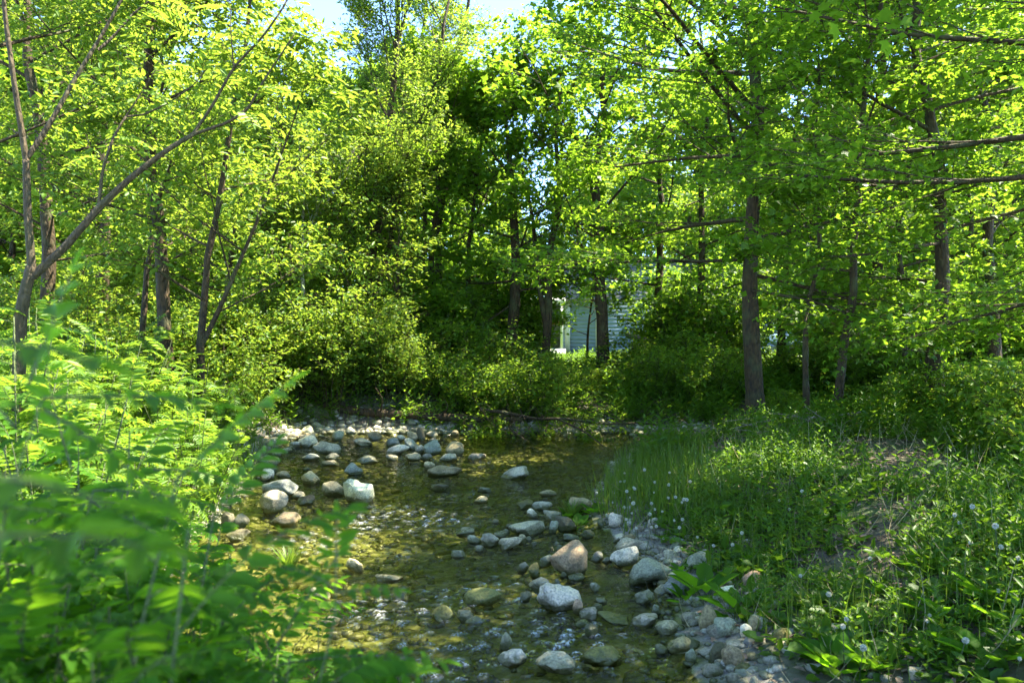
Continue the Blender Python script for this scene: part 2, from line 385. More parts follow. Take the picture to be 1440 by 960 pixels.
TONE = dict(W=(.56, .54, .48), B=(.20, .225, .22), G=(.225, .22, .185), T=(.26, .22, .145), O=(.13, .13, .045), D=(.085, .08, .055),
            P=(.33, .24, .19), C=(.42, .36, .25), E=(.22, .25, .20), L=(.34, .335, .28))
def stone(col, row, w, h, tone, ang, label, group=None, name="stone"):
    rng = np.random.default_rng(int(col * 7 + row * 13 + w))
    p = pix(col, row); d = p[1]; W = w * d / F; th = math.atan(EYE / d)
    Dp = W * rng.uniform(.6, .85); H = max(h * d / F - .35 * Dp * math.sin(th), .25 * W * min(1, h / w * 1.3)) / math.cos(th)
    v, f = stone_shape(rng, 4 if w > 24 else 3, min(1, ang + .38))
    a = rng.uniform(-.5, .5); c, s = math.cos(a), math.sin(a)
    v = v @ np.array([[c, -s, 0], [s, c, 0], [0, 0, 1]])
    v = v / np.abs(v).max(0)
    sink = max(.35 * H, .04)
    v = v * np.array([W / 2, Dp / 2, (H + sink) / 2])
    tl = rng.normal(0, .12); v[:, 2] += v[:, 0] * tl
    g = Geo(); g.add(v, [f])
    o = g.obj(name, M['stone'], smooth=True, loc=(p[0], p[1] + Dp * .42, p[2] + (H + sink) / 2 - sink))
    t = np.array(TONE[tone]) * np.array([1.42, 1.30, 1.07]) * rng.uniform(.85, 1.12) * (1 + rng.normal(0, .03, 3)); o.color = (*t, 1)
    return tag(o, label, "stone", group)

S = [  # centre column, water-line row, width, height, tone, angularity, label
(502,707,48,38,'W',.7,"large white lumpy boulder standing alone in the shallows by the left bank"),
(466,697,36,20,'T',.5,"tan stone leaning against the left side of the large white boulder"),
(493,668,31,17,'B',.8,"pointed blue-grey stone in the shallows behind the large white boulder"),
(436,681,31,20,'C',.6,"cream stone with dark wet end in the yellow-green shallows"),
(512,652,36,11,'G',.8,"flat grey slab in the pool in front of the stone heap"),
(463,655,28,8,'G',.3,"low flat grey stone awash at the edge of the far shallows"),
(429,662,16,6,'D',.2,"small dark stone barely out of the yellow-green shallows"),
(623,670,52,16,'T',.2,"long smooth olive-tan stone lying in front of the stone heap"),
(602,661,18,12,'C',.2,"small cream stone behind the left end of the long olive-tan stone"),
(619,691,32,12,'D',.4,"dark wet stone breaking the water below the long olive-tan stone"),
(380,721,43,31,'G',.6,"big rough grey boulder at the foot of the fern-like bushes"),
(393,700,62,27,'B',.3,"wide blue-grey boulder behind the big rough grey boulder by the left bank"),
(400,741,52,21,'T',.3,"rounded stone, dark on one end and tan on the other, near the left bank"),
(418,702,22,11,'G',.4,"small grey stone between the wide blue-grey boulder and a dark wet rock"),
(428,711,28,14,'D',.5,"dark wet rock just left of the large white boulder's tan neighbour"),
(337,742,21,20,'G',.2,"upright grey stone under the bushes at the left water's edge"),
(318,742,22,22,'D',.3,"brownish dark stone half hidden under the bushes at the left water's edge"),
(328,760,38,16,'D',.4,"wide dark stone at the left bank, lowest under the bushes"),
(395,672,24,10,'C',.4,"cream stone with an orange stain beside a white stone on the left shore"),
(371,676,24,17,'W',.6,"bright white stone at the left shore above the wide blue-grey boulder"),
(380,653,24,10,'C',.4,"cream stone on the gravelly left shore below the bushes"),
(430,629,30,18,'W',.6,"sunlit white stone at the foot of the bright shrub, lower of two"),
(431,613,19,16,'W',.6,"sunlit white stone at the foot of the bright shrub, upper of two"),
(456,638,42,17,'L',.5,"broad pale stone with white patches at the head of the far shallows"),
(436,648,29,12,'B',.4,"blue-grey stone in front of the broad pale stone with white patches"),
(463,647,26,11,'G',.4,"grey stone right of a blue-grey one in front of the broad pale stone"),
(474,619,18,14,'E',.4,"greenish stone below the left end of the fallen log"),
(510,627,31,12,'L',.5,"pale grey stone at the water's edge below the fallen log"),
(491,612,19,12,'W',.5,"white stone touching the underside of the fallen log"),
(525,618,24,12,'T',.3,"tan stone lying close below the fallen log"),
(555,639,39,14,'W',.4,"long white stone with a tan flank at the left front of the stone heap"),
(552,627,21,14,'B',.4,"blue-grey stone behind the long white stone of the stone heap"),
(563,620,13,9,'W',.4,"small white stone on top of the stone heap's left side"),
(578,632,26,16,'B',.5,"dark-speckled blue-grey stone in the middle of the stone heap"),
(589,637,16,14,'L',.5,"pale block in the front of the stone heap"),
(606,639,28,19,'B',.6,"tall blue-grey stone at the right of the stone heap"),
(639,639,28,18,'T',.15,"round olive-tan stone closing the stone heap on the right"),
(631,649,28,12,'L',.4,"pale stone in the water in front of the round olive-tan stone"),
(578,648,27,11,'C',.4,"cream stone at the water's edge in the front of the stone heap"),
(600,647,19,10,'G',.4,"small grey stone at the water's edge right of the cream one"),
(550,647,18,8,'G',.3,"small low grey stone left of the cream one at the water's edge"),
(580,619,21,14,'C',.4,"yellowish stone on top of the stone heap close to the log"),
(607,616,20,10,'G',.4,"grey stone at the back of the heap, close under the log"),
(609,623,18,8,'G',.3,"flat grey stone below the one close under the log"),
(591,619,14,18,'D',.3,"brown upright stone at the back of the stone heap"),
(724,674,46,17,'L',.12,"smooth pale oval stone alone in midstream"),
(669,648,30,11,'G',.4,"grey stone in the water between the stone heap and the overhanging branches"),
(682,692,22,8,'B',.7,"small blue-white stone awash in midstream"),
(677,707,22,9,'C',.15,"small cream pill-shaped stone in midstream"),
(771,697,25,10,'C',.3,"cream stone in the water left of the flowering grass"),
(737,716,25,14,'O',.2,"olive dome-shaped stone in midstream left of a pale flat one"),
(762,717,31,12,'L',.3,"pale grey flat stone at the tip of the grassy point"),
(750,728,18,11,'W',.3,"white stone in front of the pale grey one at the tip of the grassy point"),
(777,732,29,13,'G',.3,"grey stone beside the small green tuft on the grassy point"),
(796,747,33,20,'D',.25,"dark grey rounded stone below the grassy point"),
(815,718,36,19,'T',.3,"tan-grey stone half buried in the grassy point"),
(743,754,56,22,'L',.6,"big pale slab on top of the midstream cobble bar"),
(656,754,33,11,'L',.3,"pale wedge-shaped stone at the left end of the midstream cobble bar"),
(665,764,24,11,'L',.25,"pale greenish cobble, second from the left end of the midstream bar"),
(690,768,30,20,'L',.15,"pale egg-shaped cobble in the midstream cobble bar"),
(714,773,41,17,'L',.3,"flat pale cobble in front of the big pale slab"),
(734,764,17,12,'C',.1,"small orange-tan round cobble in the midstream bar"),
(703,756,22,9,'G',.3,"grey flat cobble behind the pale egg-shaped one"),
(673,776,15,9,'L',.2,"small pale cobble in the water in front of the midstream bar"),
(645,784,23,11,'L',.2,"pale round cobble alone in the water left of the midstream bar"),
(778,750,16,17,'E',.4,"greenish upright stone at the right end of the big pale slab"),
(804,760,23,9,'B',.3,"blue-grey pointed stone in the water right of the midstream bar"),
(827,756,21,12,'D',.2,"dark teal rounded stone in the shade under the flowering grass"),
(868,743,23,22,'W',.5,"sunlit white stone under the flowering grass"),
(920,742,17,14,'L',.4,"pale stone at the edge of the weeds right of the flowering grass"),
(805,812,63,48,'T',.85,"big tan angular rock, largest on the right shore"),
(885,779,48,21,'L',.6,"flat pale slab on the shore behind a white faceted rock"),
(880,798,42,28,'W',.8,"white faceted rock with bluish side on the right shore"),
(920,824,66,42,'E',.95,"big grey-green flat-faced block at the edge of the dark pool"),
(788,861,70,38,'W',.35,"long white boulder with a crack and mossy underside"),
(838,832,17,12,'W',.7,"small white square stone in the dark pool"),
(846,849,19,9,'L',.4,"small pale stone in the dark pool behind a greenish one"),
(840,860,18,11,'D',.4,"small dark greenish stone in the dark pool"),
(828,871,29,15,'L',.1,"pale egg-shaped stone at the right foot of the long white boulder"),
(813,865,16,21,'P',.4,"pinkish upright stone at the right end of the long white boulder"),
(761,834,35,23,'G',.5,"grey-brown stone touching the left of the long white boulder"),
(738,847,20,14,'T',.5,"brown wet stone in the riffle left of the long white boulder"),
(751,813,17,20,'O',.3,"olive stone at the left of the big tan rock"),
(769,797,21,15,'E',.4,"grey-green stone leaning on the left side of the big tan rock"),
(735,804,18,13,'G',.3,"grey stone, outermost left of those by the big tan rock"),
(784,826,12,12,'G',.3,"small dull stone in front of the big tan rock"),
(794,811,16,9,'L',.3,"small pale stone at the foot of the big tan rock"),
(813,816,27,9,'E',.25,"long thin grey-green stone at the foot of the big tan rock"),
(840,790,19,14,'B',.4,"blue-grey stone tucked behind the right side of the big tan rock"),
(854,792,17,9,'L',.5,"pale stone between the big tan rock and the white faceted rock"),
(908,849,28,17,'G',.2,"grey oval stone in the dark pool below the flat-faced block"),
(911,881,43,18,'W',.15,"bright white lozenge-shaped stone in the dark pool"),
(934,836,25,12,'W',.6,"white stone wedged between the flat-faced block and a sloping slab"),
(965,839,58,30,'B',.6,"sloping blue-grey slab half covered by weeds on the right shore"),
(941,894,39,17,'L',.2,"pale stone right behind the bright white lozenge-shaped stone"),
(962,921,44,22,'T',.3,"tan-grey stone at the edge of the near pool"),
(932,920,23,15,'G',.4,"grey stone left of the tan-grey one in the near pool"),
(975,936,20,20,'E',.1,"round greenish cobble in front of the tan-grey stone"),
(924,865,15,13,'B',.4,"small bluish stone above the bright white lozenge-shaped stone"),
(787,952,66,28,'L',.5,"large pale flat stone at the bottom of the near riffle"),
(723,938,48,23,'W',.5,"white stone stained with yellow in the near riffle"),
(712,915,19,28,'L',.25,"upright pale stone in the near riffle"),
(667,878,27,12,'C',.4,"cream wedge-shaped stone among the rapids"),
(652,872,29,14,'G',.4,"grey wet stone behind the cream wedge-shaped stone"),
(677,854,57,24,'O',.12,"large mossy dome awash in the rapids"),
(618,877,37,24,'O',.3,"mossy green stone in the rapids left of the cream wedge-shaped stone"),
(850,937,64,26,'O',.15,"large mossy boulder under shallow water near the frame's bottom"),
(832,896,21,16,'D',.3,"dark teal stone in the pool below the pale egg-shaped one"),
(820,883,23,11,'O',.2,"low olive stone below the pale egg-shaped one"),
(868,878,52,14,'O',.1,"wide mossy stone just under the dark pool's surface"),
(1000,887,29,36,'T',.3,"tall lichen-spotted tan stone on the right shore"),
(1026,897,37,32,'E',.5,"smooth blue-green stone beside the lichen-spotted one"),
(1053,901,21,21,'W',.5,"small white wrinkled stone on the right shore"),
(1065,889,23,23,'T',.4,"tan stone with pinkish top next to the white wrinkled one"),
(1035,942,33,30,'T',.2,"rounded tan cobble on the near gravel shore"),
(1048,950,27,17,'O',.1,"olive egg-shaped cobble against the rounded tan one"),
(1013,934,28,26,'D',.2,"brown rounded cobble left of the rounded tan one"),
(1034,964,26,16,'G',.3,"grey cobble at the very bottom of the near gravel shore"),
(1064,964,15,11,'B',.2,"small blue-white cobble at the very bottom of the near gravel shore"),
(1027,846,33,21,'W',.8,"white angular stone with weeds growing in front"),
(1102,905,25,22,'O',.4,"brown-green stone half hidden in the weeds"),
(974,878,28,17,'G',.7,"flat grey slab left of the lichen-spotted tan stone"),
(1045,913,46,12,'L',.6,"long pale stone lying like a stick on the near gravel shore"),
(1062,827,34,22,'P',.3,"lilac-grey stone among the weeds of the right bank"),
(985,804,38,29,'L',.5,"pale grey stone screened by weeds on the right bank"),
(1295,958,30,18,'L',.5,"pale stone in the dark weeds at the bottom right"),
(463,881,29,14,'W',.4,"sunlit white stone behind the blurred leaves, nearest to the camera"),
(447,843,31,17,'W',.4,"sunlit white stone at the water behind the blurred leaves"),
(199,846,30,14,'C',.5,"sunlit pale stone beside bleached driftwood on the left bank"),
(499,804,27,17,'C',.5,"white and orange stone in the sunny shallows"),
(545,818,40,10,'C',.2,"sandy low stone awash in the sunny shallows"),
(561,844,26,11,'D',.4,"dark wet stone at the edge of the sunny shallows"),
]
for s_ in S: stone(*s_)

def scatter_stones(boxes, n, seed, size, label, group, tones, ok):
    r = np.random.default_rng(seed); k = 0
    for _ in range(n * 30):
        if k >= n: break
        c0, c1, r0, r1 = boxes[r.integers(len(boxes))]
        c, q = r.uniform(c0, c1), r.uniform(r0, r1)
        p = pix(c, q); dd = float(water_dist(p[0], p[1]))
        if not ok(dd): continue
        w = r.uniform(*size) * F / p[1]
        stone(c, q, w, w * r.uniform(.35, .6), tones[r.integers(len(tones))], r.uniform(.1, .7), label, group); k += 1
scatter_stones([(360, 470, 605, 665), (470, 680, 606, 650)], 62, 5, (.08, .26), "one of the many pale cobbles strewn along the far shore below the log", "cobbles along the far shore", "WLGCBTG", lambda d: -.4 < d < .9)
scatter_stones([(700, 830, 590, 640), (880, 1040, 600, 645)], 34, 6, (.10, .24), "one of the sun-flecked cobbles on the gravel bar of the far bend", "cobbles on the far bend's gravel bar", "LCTPGW", lambda d: -.7 < d < 1.2)
scatter_stones([(830, 960, 735, 830), (900, 1110, 810, 955)], 64, 8, (.05, .17), "one of the small grey cobbles filling the gaps on the right shore", "small cobbles on the right shore", "GLTEWBG", lambda d: -.15 < d < .7)
scatter_stones([(690, 790, 735, 775)], 14, 9, (.05, .1), "one of the small cobbles packed into the midstream cobble bar", "small cobbles in the midstream bar", "LGTE", lambda d: d < .3)

def gravel():
    r = np.random.default_rng(12); g = Geo(); sh = [stone_shape(r, 1, .3) for _ in range(6)]
    X = r.uniform(-5.5, 9, 34000); Y = r.uniform(4.3, 19.5, 34000); D = water_dist(X, Y)
    keep = (D < .95) & (r.uniform(0, 1, len(X)) < np.where(D < 0, .5, np.clip(1.25 - D * 1.25, 0, 1)))
    X, Y, D = X[keep], Y[keep], D[keep]; Z = height(X, Y)
    rad = np.minimum(np.exp(r.normal(-3.45, .62, len(X))), np.where(D < 0, .075, .05)) * np.where((Y > 13) & (X < 2.2) & (D > -.55), 1.7, 1.) * (1 + Y * .02)
    for k in range(6):
        i = np.arange(len(X)) % 6 == k; n = i.sum(); v, f = sh[k]
        a = r.uniform(0, 6.28, n); c, s = np.cos(a), np.sin(a)
        q = v[None] * np.stack([np.ones(n), r.uniform(.6, .95, n), r.uniform(.35, .7, n)], -1)[:, None] * rad[i][:, None, None]
        P = np.stack([q[..., 0] * c[:, None] - q[..., 1] * s[:, None] + X[i][:, None], q[..., 0] * s[:, None] + q[..., 1] * c[:, None] + Y[i][:, None], q[..., 2] + (Z[i] + rad[i] * .1)[:, None]], -1)
        tone = np.where(D[i] < 0, r.uniform(0, .6, n), r.uniform(.25, 1, n))
        g.add(P.reshape(-1, 3), [(f[None] + (np.arange(n) * len(v))[:, None, None]).reshape(-1, 3)], np.repeat(tone, len(v)))
    tag(g.obj("gravel", M['gravel'], smooth=True), "loose gravel and pebbles covering the stream bed and its shores", "gravel", kind="stuff")
gravel()

# ------------------------------------------------------------------ trees
def curve_path(rng, p0, d0, length, n, up=0., wob=.15):
    """a wandering path; up > 0 bends it skyward, up < 0 lets it droop"""
    P = [np.array(p0, float)]; d = unit(np.array(d0, float)); s = length / (n - 1)
    for _ in range(n - 1):
        d = unit(d + rng.normal(0, wob, 3) * np.array([1, 1, .6]) * .6 + np.array([0, 0, up]) / (n - 1)); P.append(P[-1] + d * s)
    return np.array(P)

def along(P, t):
    i = t * (len(P) - 1); k = min(int(i), len(P) - 2); return P[k] + (P[k + 1] - P[k]) * (i - k), unit(P[k + 1] - P[k])

def leaves_on(g, rng, A, B, n, shape, size, aspect, spread, flat, droop, fwd=.5):
    """n leaves along each twig A->B"""
    N = len(A); A = np.repeat(A, n, 0); B = np.repeat(B, n, 0); d = B - A; L = np.linalg.norm(d, axis=1, keepdims=True); d = d / L
    t = rng.uniform(.05, 1.08, (len(A), 1))
    side = unit(np.cross(d, np.array([0, 0, 1.]) + rng.normal(0, .25, (len(A), 3)))) * rng.choice([-1, 1], (len(A), 1))
    pos = A + (B - A) * t + side * rng.uniform(0, spread, (len(A), 1)) + rng.normal(0, spread * .35, (len(A), 3))
    ld = d * fwd + side * .8 + rng.normal(0, .35, (len(A), 3)); ld[:, 2] -= droop
    nr = np.array([0, 0, flat]) + rng.normal(0, .5, (len(A), 3))
    s = size * np.clip(rng.normal(.95, .28, len(A)), .4, 1.6)
    stamp(g, shape, pos, ld, nr, s, s * aspect, np.clip(rng.normal(.5, .2, len(A)) + np.repeat(rng.normal(0, .12, N), n), 0, 1))

def grow(name, base, label, seed, H=14., r0=.2, top=(0, 0), bark='bark', leaf='maple', shape=MAPLE_S, lsize=.13, aspect=1.05, start=3., nl=18, llen=4.5,
         pitch=(25, 55), up=.3, nb=9, nt=5, tw=.7, nleaf=14, flat=1., droop=.15, spread=.16, stems=1, split=None, group=None, cat="tree", profile=None, bare=.22, az0=None, azr=None, wob=.10, make=True):
    """a tree: trunk (with limbs and twigs) and crown, all built from its own branches"""
    rng = np.random.default_rng(seed); gt, gl = Geo(), Geo(); A, B = [], []
    trunks = []
    for k in range(stems):
        tx, ty = top[0] + (rng.normal(0, .09 * H) if stems > 1 else 0), top[1] + (rng.normal(0, .06 * H) if stems > 1 else 0)
        n = 14; t = np.linspace(0, 1, n); w = np.cumsum(rng.normal(0, .016 * H, (n, 2)), 0) * np.linspace(0, 1, n)[:, None] ** .5
        P = np.stack([tx * t ** 1.15 + w[:, 0] * .7, ty * t ** 1.15 + w[:, 1] * .7, t * H * (1 - .08 * k)], -1)
        if stems > 1: P[:, :2] += (np.array([math.cos(k * 2.1 + seed), math.sin(k * 2.1 + seed)]) * r0 * 1.0)
        P[0, 2] = -.3
        rr = r0 * (.82 ** k) * ((1 - t) ** .75 * .93 + .07); rr[0] *= 1.5; rr[1] *= 1.04
        PP = np.array([along(P, s)[0] for s in np.linspace(0, 1, 40)]); RR = np.interp(np.linspace(0, 1, 40), t, rr)
        RR[1] = RR[1] * 1.06
        RR = RR * (1 + .07 * np.sin(np.arange(40) * 1.7 + seed) * rng.uniform(.3, 1, 40)); RR[0] *= 1.15; RR[1] *= 1.18; RR[2] *= 1.06
        tube(gt, PP, RR, 12, rough=.09); trunks.append((P, rr))
    if split:                                  # a second leading stem that forks off: (height, dx, dy, length)
        p, d = along(trunks[0][0], split[0] / H); Q = curve_path(rng, p, (split[1], split[2], 1), split[3], 12, .25, .06)
        r = np.interp(split[0] / H, np.linspace(0, 1, 14), trunks[0][1]) * .75 * np.linspace(1, .1, 12); tube(gt, Q, r, 9, rough=.06); trunks.append((Q, r))
    for i in range(nl):
        P, rr = trunks[i % len(trunks)]; z0 = P[0, 2]; zt = P[-1, 2]
        h = start + (zt - .4 - start) * ((i + rng.uniform(0, .8)) / nl) ** .9
        f = np.clip((h - z0) / (zt - z0), 0, .985); p, td = along(P, f); u = (h - start) / max(zt - start, .1)
        az = (i * 2.399 + rng.normal(0, .4) + seed) if azr is None else az0 + rng.uniform(-azr, azr)
        el = math.radians(pitch[0] + (pitch[1] - pitch[0]) * u + rng.normal(0, 7))
        L = llen * (profile(u) if profile else (.62 + .5 * math.sin(math.pi * min(1, u * .9 + .12))) * (1 - .62 * u ** 2)) * rng.uniform(.8, 1.15)
        d = (math.cos(az) * math.cos(el), math.sin(az) * math.cos(el), math.sin(el))
        Q = curve_path(rng, p, d, L, 9, up, wob); rl = min(np.interp(f, np.linspace(0, 1, len(rr)), rr) * .5, .0075 * L + .008)
        tube(gt, Q, rl * np.linspace(1, .12, 9) ** .8, 6, rough=.05)
        for j in range(nb):
            s = bare + (1 - bare) * (j + rng.uniform(0, .8)) / nb; p2, d2 = along(Q, min(s, .99))
            sd = 1 if j % 2 else -1; lat = unit(np.cross(d2, [0, 0, 1.])) * sd
            dd = d2 * .75 + lat * rng.uniform(.5, 1.) + np.array([0, 0, rng.normal(.02, .18) + up * .25])
            L2 = L * (1.12 - s) * rng.uniform(.4, .62) + .25
            Q2 = curve_path(rng, p2, dd, L2, 6, up * .6, wob * 1.3); tube(gt, Q2, max(rl * .35 * (1.1 - s * .6), .006) * np.linspace(1, .2, 6), 4)
            for m in range(nt):
                s3 = .2 + .8 * (m + rng.uniform(0, .8)) / nt; p3, d3 = along(Q2, min(s3, .99)); lat3 = unit(np.cross(d3, [0, 0, 1.])) * (1 if m % 2 else -1)
                dd3 = unit(d3 * .8 + lat3 * rng.uniform(.3, 1.) + np.array([0, 0, rng.normal(0, .2) + up * .2])); e = p3 + dd3 * tw * rng.uniform(.6, 1.2); e[2] -= droop * .3 * tw
                A.append(p3); B.append(e)
            A.append(along(Q2, .55)[0]); B.append(Q2[-1] + (Q2[-1] - Q2[-2]) * .4)
    A, B = np.array(A), np.array(B)
    # twigs: thin three-sided rods, all at once
    d = unit(B - A); u = unit(np.cross(d, [.2, .1, 1.])); v = np.cross(d, u); a = np.arange(3) * 2.0944
    ring = (np.cos(a)[None, :, None] * u[:, None] + np.sin(a)[None, :, None] * v[:, None])
    Pt = np.concatenate([A[:, None] + ring * .006, B[:, None] + ring * .002], 1).reshape(-1, 3); o6 = (np.arange(len(A)) * 6)[:, None, None]
    q = np.array([[0, 1, 4, 3], [1, 2, 5, 4], [2, 0, 3, 5]])
    gt.add(Pt, [(q[None] + o6).reshape(-1, 4)])
    leaves_on(gl, rng, A, B, nleaf, shape, lsize, aspect, spread, flat, droop)
    root = empty(name, base, label, cat, group)
    gt.obj("trunk", M[bark], root, smooth=True); gl.obj("crown", M[leaf], root)
    return root

def at(col, D): x = (col - 720) / F * D; return (x, D, float(height(x, D)) - .05)

# shaded maples and their neighbours on the right
grow("maple_tree", at(1063, 15.6), "thick-trunked maple with rough bark, standing alone at the stream's bend", 11, H=14.5, r0=.175, top=(-1.2, .3), start=2.5, nl=34, llen=5.4, pitch=(-6, 60), up=.06, nb=11, nt=6, nleaf=18, droop=.2, lsize=.10, flat=1.4)
grow("maple_tree", at(1318, 13.), "dark straight maple in front of the bright leaves near the right edge", 12, H=11.5, r0=.125, top=(-.1, .3), start=1.6, nl=26, llen=3.5, pitch=(-8, 60), up=.08, nt=6, nleaf=18, lsize=.10, flat=1.4)
grow("young_maple", at(1171, 14.), "slim young tree, right one of the two slender stems beside the thick maple", 13, H=10.5, r0=.08, top=(-.1, .2), start=1.8, nl=16, llen=2.6, pitch=(5, 65), nb=8, nt=4, tw=.55, nleaf=11)
grow("young_maple", at(1133, 14.8), "thin bare-stemmed sapling, left one of the two slender stems beside the thick maple", 14, H=8.5, r0=.06, top=(.15, .2), start=3., nl=11, llen=2., pitch=(20, 65), nb=6, nt=4, tw=.5, nleaf=12)
grow("maple_tree", (7.0, 8.5, .6), "maple whose layered boughs hang into the top right corner", 15, H=10, r0=.15, top=(-.4, .2), start=1.9, nl=27, llen=4.2, pitch=(-10, 55), up=.05, nb=10, nt=6, nleaf=21, lsize=.082, flat=1.4)
grow("maple_tree", (4.3, 2.4, .7), "nearest maple, whose blurred boughs reach in from the right edge", 16, H=11, r0=.15, top=(-.4, 0), start=2.6, nl=30, llen=4.2, pitch=(2, 50), up=.08, nb=9, nt=6, nleaf=14, lsize=.095, shape=MAPLE)
grow("maple_tree", (6.9, 5.9, .7), "maple at the right edge whose low boughs shade the weedy bank", 17, H=11, r0=.14, top=(-.3, 0), start=1.7, nl=22, llen=3.8, pitch=(-5, 50), up=.05, nb=10, nt=6, nleaf=18, lsize=.075, flat=1.4)
# dark group in the middle, far bank
grow("maple_tree", at(851, 23.), "dark forked-limbed tree left of the thick maple, in front of the house", 21, H=12.5, r0=.19, top=(.1, .2), start=1.5, nl=16, llen=4.2, pitch=(20, 60), up=.0, nleaf=9, lsize=.16)
grow("maple_tree", at(771, 23.5), "thin dark tree forking low into two stems in front of the house", 22, H=10, r0=.14, top=(.1, 0), start=2.6, nl=16, llen=3.4, pitch=(-5, 55), split=(1.6, -.22, 0, 7), nleaf=8, lsize=.16)
grow("maple_tree", at(720, 24.), "dark stout tree in the deepest shade behind the overhanging bush", 23, H=9., r0=.20, top=(-.2, .2), start=1.8, nl=17, llen=3.8, pitch=(-5, 55), nleaf=8, lsize=.16)
grow("maple_tree", at(640, 25.), "slender shaded tree leaning right, left of the dark stout tree", 27, H=9., r0=.10, top=(1.0, .2), start=1.4, nl=13, llen=3.2, pitch=(-5, 55), nleaf=8, lsize=.16)
grow("maple_tree", at(600, 24.), "slender dark tree behind the right edge of the bright willow", 24, H=9.6, r0=.12, top=(.2, .2), start=1.4, nl=13, llen=3.2, pitch=(-5, 55), nleaf=8, lsize=.16)
grow("maple_tree", at(574, 26.), "dark thin tree just visible behind the bright shrub's right edge", 25, H=10, r0=.12, top=(-.3, .2), start=1.4, nl=15, llen=3.2, pitch=(-5, 55), nleaf=10, lsize=.16)
grow("maple_tree", at(925, 27.), "shaded tree halfway between the house and the thick maple", 26, H=12, r0=.15, top=(-.3, .2), start=1.6, nl=15, llen=4., pitch=(-5, 55), nleaf=10, lsize=.17)
grow("young_maple", at(826, 27.), "sparse young maple in front of the house wall", 28, H=5.2, r0=.05, top=(.2, 0), start=.9, nl=13, llen=1.9, pitch=(10, 60), nb=6, nt=4, tw=.45, nleaf=9, lsize=.14)
# sunlit willows in the middle
will = dict(leaf='willow', shape=LEAF, bark='bark', lsize=.095, aspect=.42, pitch=(48, 74), up=.45, flat=.35, droop=.1, spread=.12, wob=.13)
grow("willow_tree", at(500, 21.2), "tall sunlit willow with many upright stems and airy yellow-green leaves", 31, H=15.5, r0=.12, top=(1.1, .3), start=2.5, nl=42, llen=3.4, nb=10, nt=6, tw=.5, nleaf=13, stems=3, profile=lambda u: .9 - .25 * u, **will)
grow("willow_tree", at(600, 25.), "sunlit willow farther back, left of the patch of blue sky", 32, H=16.5, r0=.12, top=(.5, .3), start=4., nl=28, llen=2.8, nb=9, nt=6, tw=.5, nleaf=13, stems=2, profile=lambda u: .9 - .3 * u, **will)
# ash-like trees on the left bank
ash = dict(leaf='ash', shape=LEAF, lsize=.13, aspect=.42, flat=.8, droop=.3, spread=.2, pitch=(15, 58), up=.2)
grow("ash_tree", at(235, 14.), "tall dark-trunked ash rising through the left of the picture", 41, H=14, r0=.13, top=(.15, .2), start=2.6, nl=22, llen=3.2, nb=8, nt=4, nleaf=14, **ash)
grow("ash_tree", at(275, 13.6), "dark ash leaning right, beside the tall dark-trunked one", 42, H=9.5, r0=.07, top=(1.1, .3), start=1.6, nl=16, llen=2.6, nb=7, nt=4, nleaf=14, split=(1.4, .5, .1, 5), **ash)
grow("ash_tree", at(197, 15.), "thin dark sapling left of the tall dark-trunked ash", 43, H=8, r0=.065, top=(.8, .2), start=2., nl=13, llen=2.2, nb=7, nt=4, nleaf=14, **ash)
grow("dead_sapling", at(420, 19.4), "pale bark sapling with bare forked tips in the bright shrubs", 44, H=6.4, r0=.06, top=(-.15, .1), bark='bark_pale', start=3.4, nl=9, llen=1.5, nb=5, nt=3, tw=.4, nleaf=5, split=(3.6, .5, .1, 2.6), leaf='ash', shape=LEAF, lsize=.1, aspect=.42, pitch=(40, 65), up=.4)
grow("ash_tree", at(70, 17.), "bushy sunlit ash behind the forked sapling at the left edge", 45, H=13, r0=.16, top=(-.4, .2), start=2.4, nl=26, llen=4., nb=9, nt=4, nleaf=15, **ash)
grow("ash_tree", at(150, 22.), "sunlit ash standing back between the left edge and the tall dark-trunked ash", 46, H=13, r0=.16, top=(.3, .2), start=2., nl=24, llen=4., nb=9, nt=4, nleaf=15, **ash)
grow("ash_tree", at(330, 20.), "round-crowned ash in front of the pale sky gap left of the willows", 47, H=6.2, r0=.11, top=(.2, .2), start=1.2, nl=18, llen=3.2, nb=9, nt=4, nleaf=15, **ash)
grow("ash_tree", at(-90, 11.), "ash whose crown fills the upper left corner", 48, H=11, r0=.14, top=(.2, .2), start=3., nl=20, llen=3.2, nb=8, nt=4, nleaf=14, **ash)
# more trunks deep in the right-hand wood
for c, D, r, H, tp, sd, lb in [(1240, 22, .17, 14, (.2, 0), 51, "dark trunk deep in the right-hand wood, left of a thinner one"), (1274, 20, .10, 12, (.2, .3), 52, "thinner trunk deep in the right-hand wood, beside a darker stout one"),
                        (1095, 24, .13, 13, (.5, 0), 53, "shaded trunk just right of the thick maple, next to the blue-roofed shed"), (1292, 18.5, .09, 9, (2.2, .2), 54, "leaning thin trunk behind the dark straight maple"),
                        (985, 25, .13, 13, (-.4, 0), 55, "shaded trunk left behind the thick maple"), (1400, 17, .14, 14, (0, 0), 56, "trunk at the right edge behind the dark straight maple"), (1500, 21, .14, 14, (0, 0), 57, "sunlit maple just beyond the right edge")]:
    grow("maple_tree", at(c, D), lb, sd, H=H, r0=r, top=tp, start=1.6, nl=17, llen=3.6, pitch=(-5, 55), nleaf=9, lsize=.15, leaf='wood_leaf')

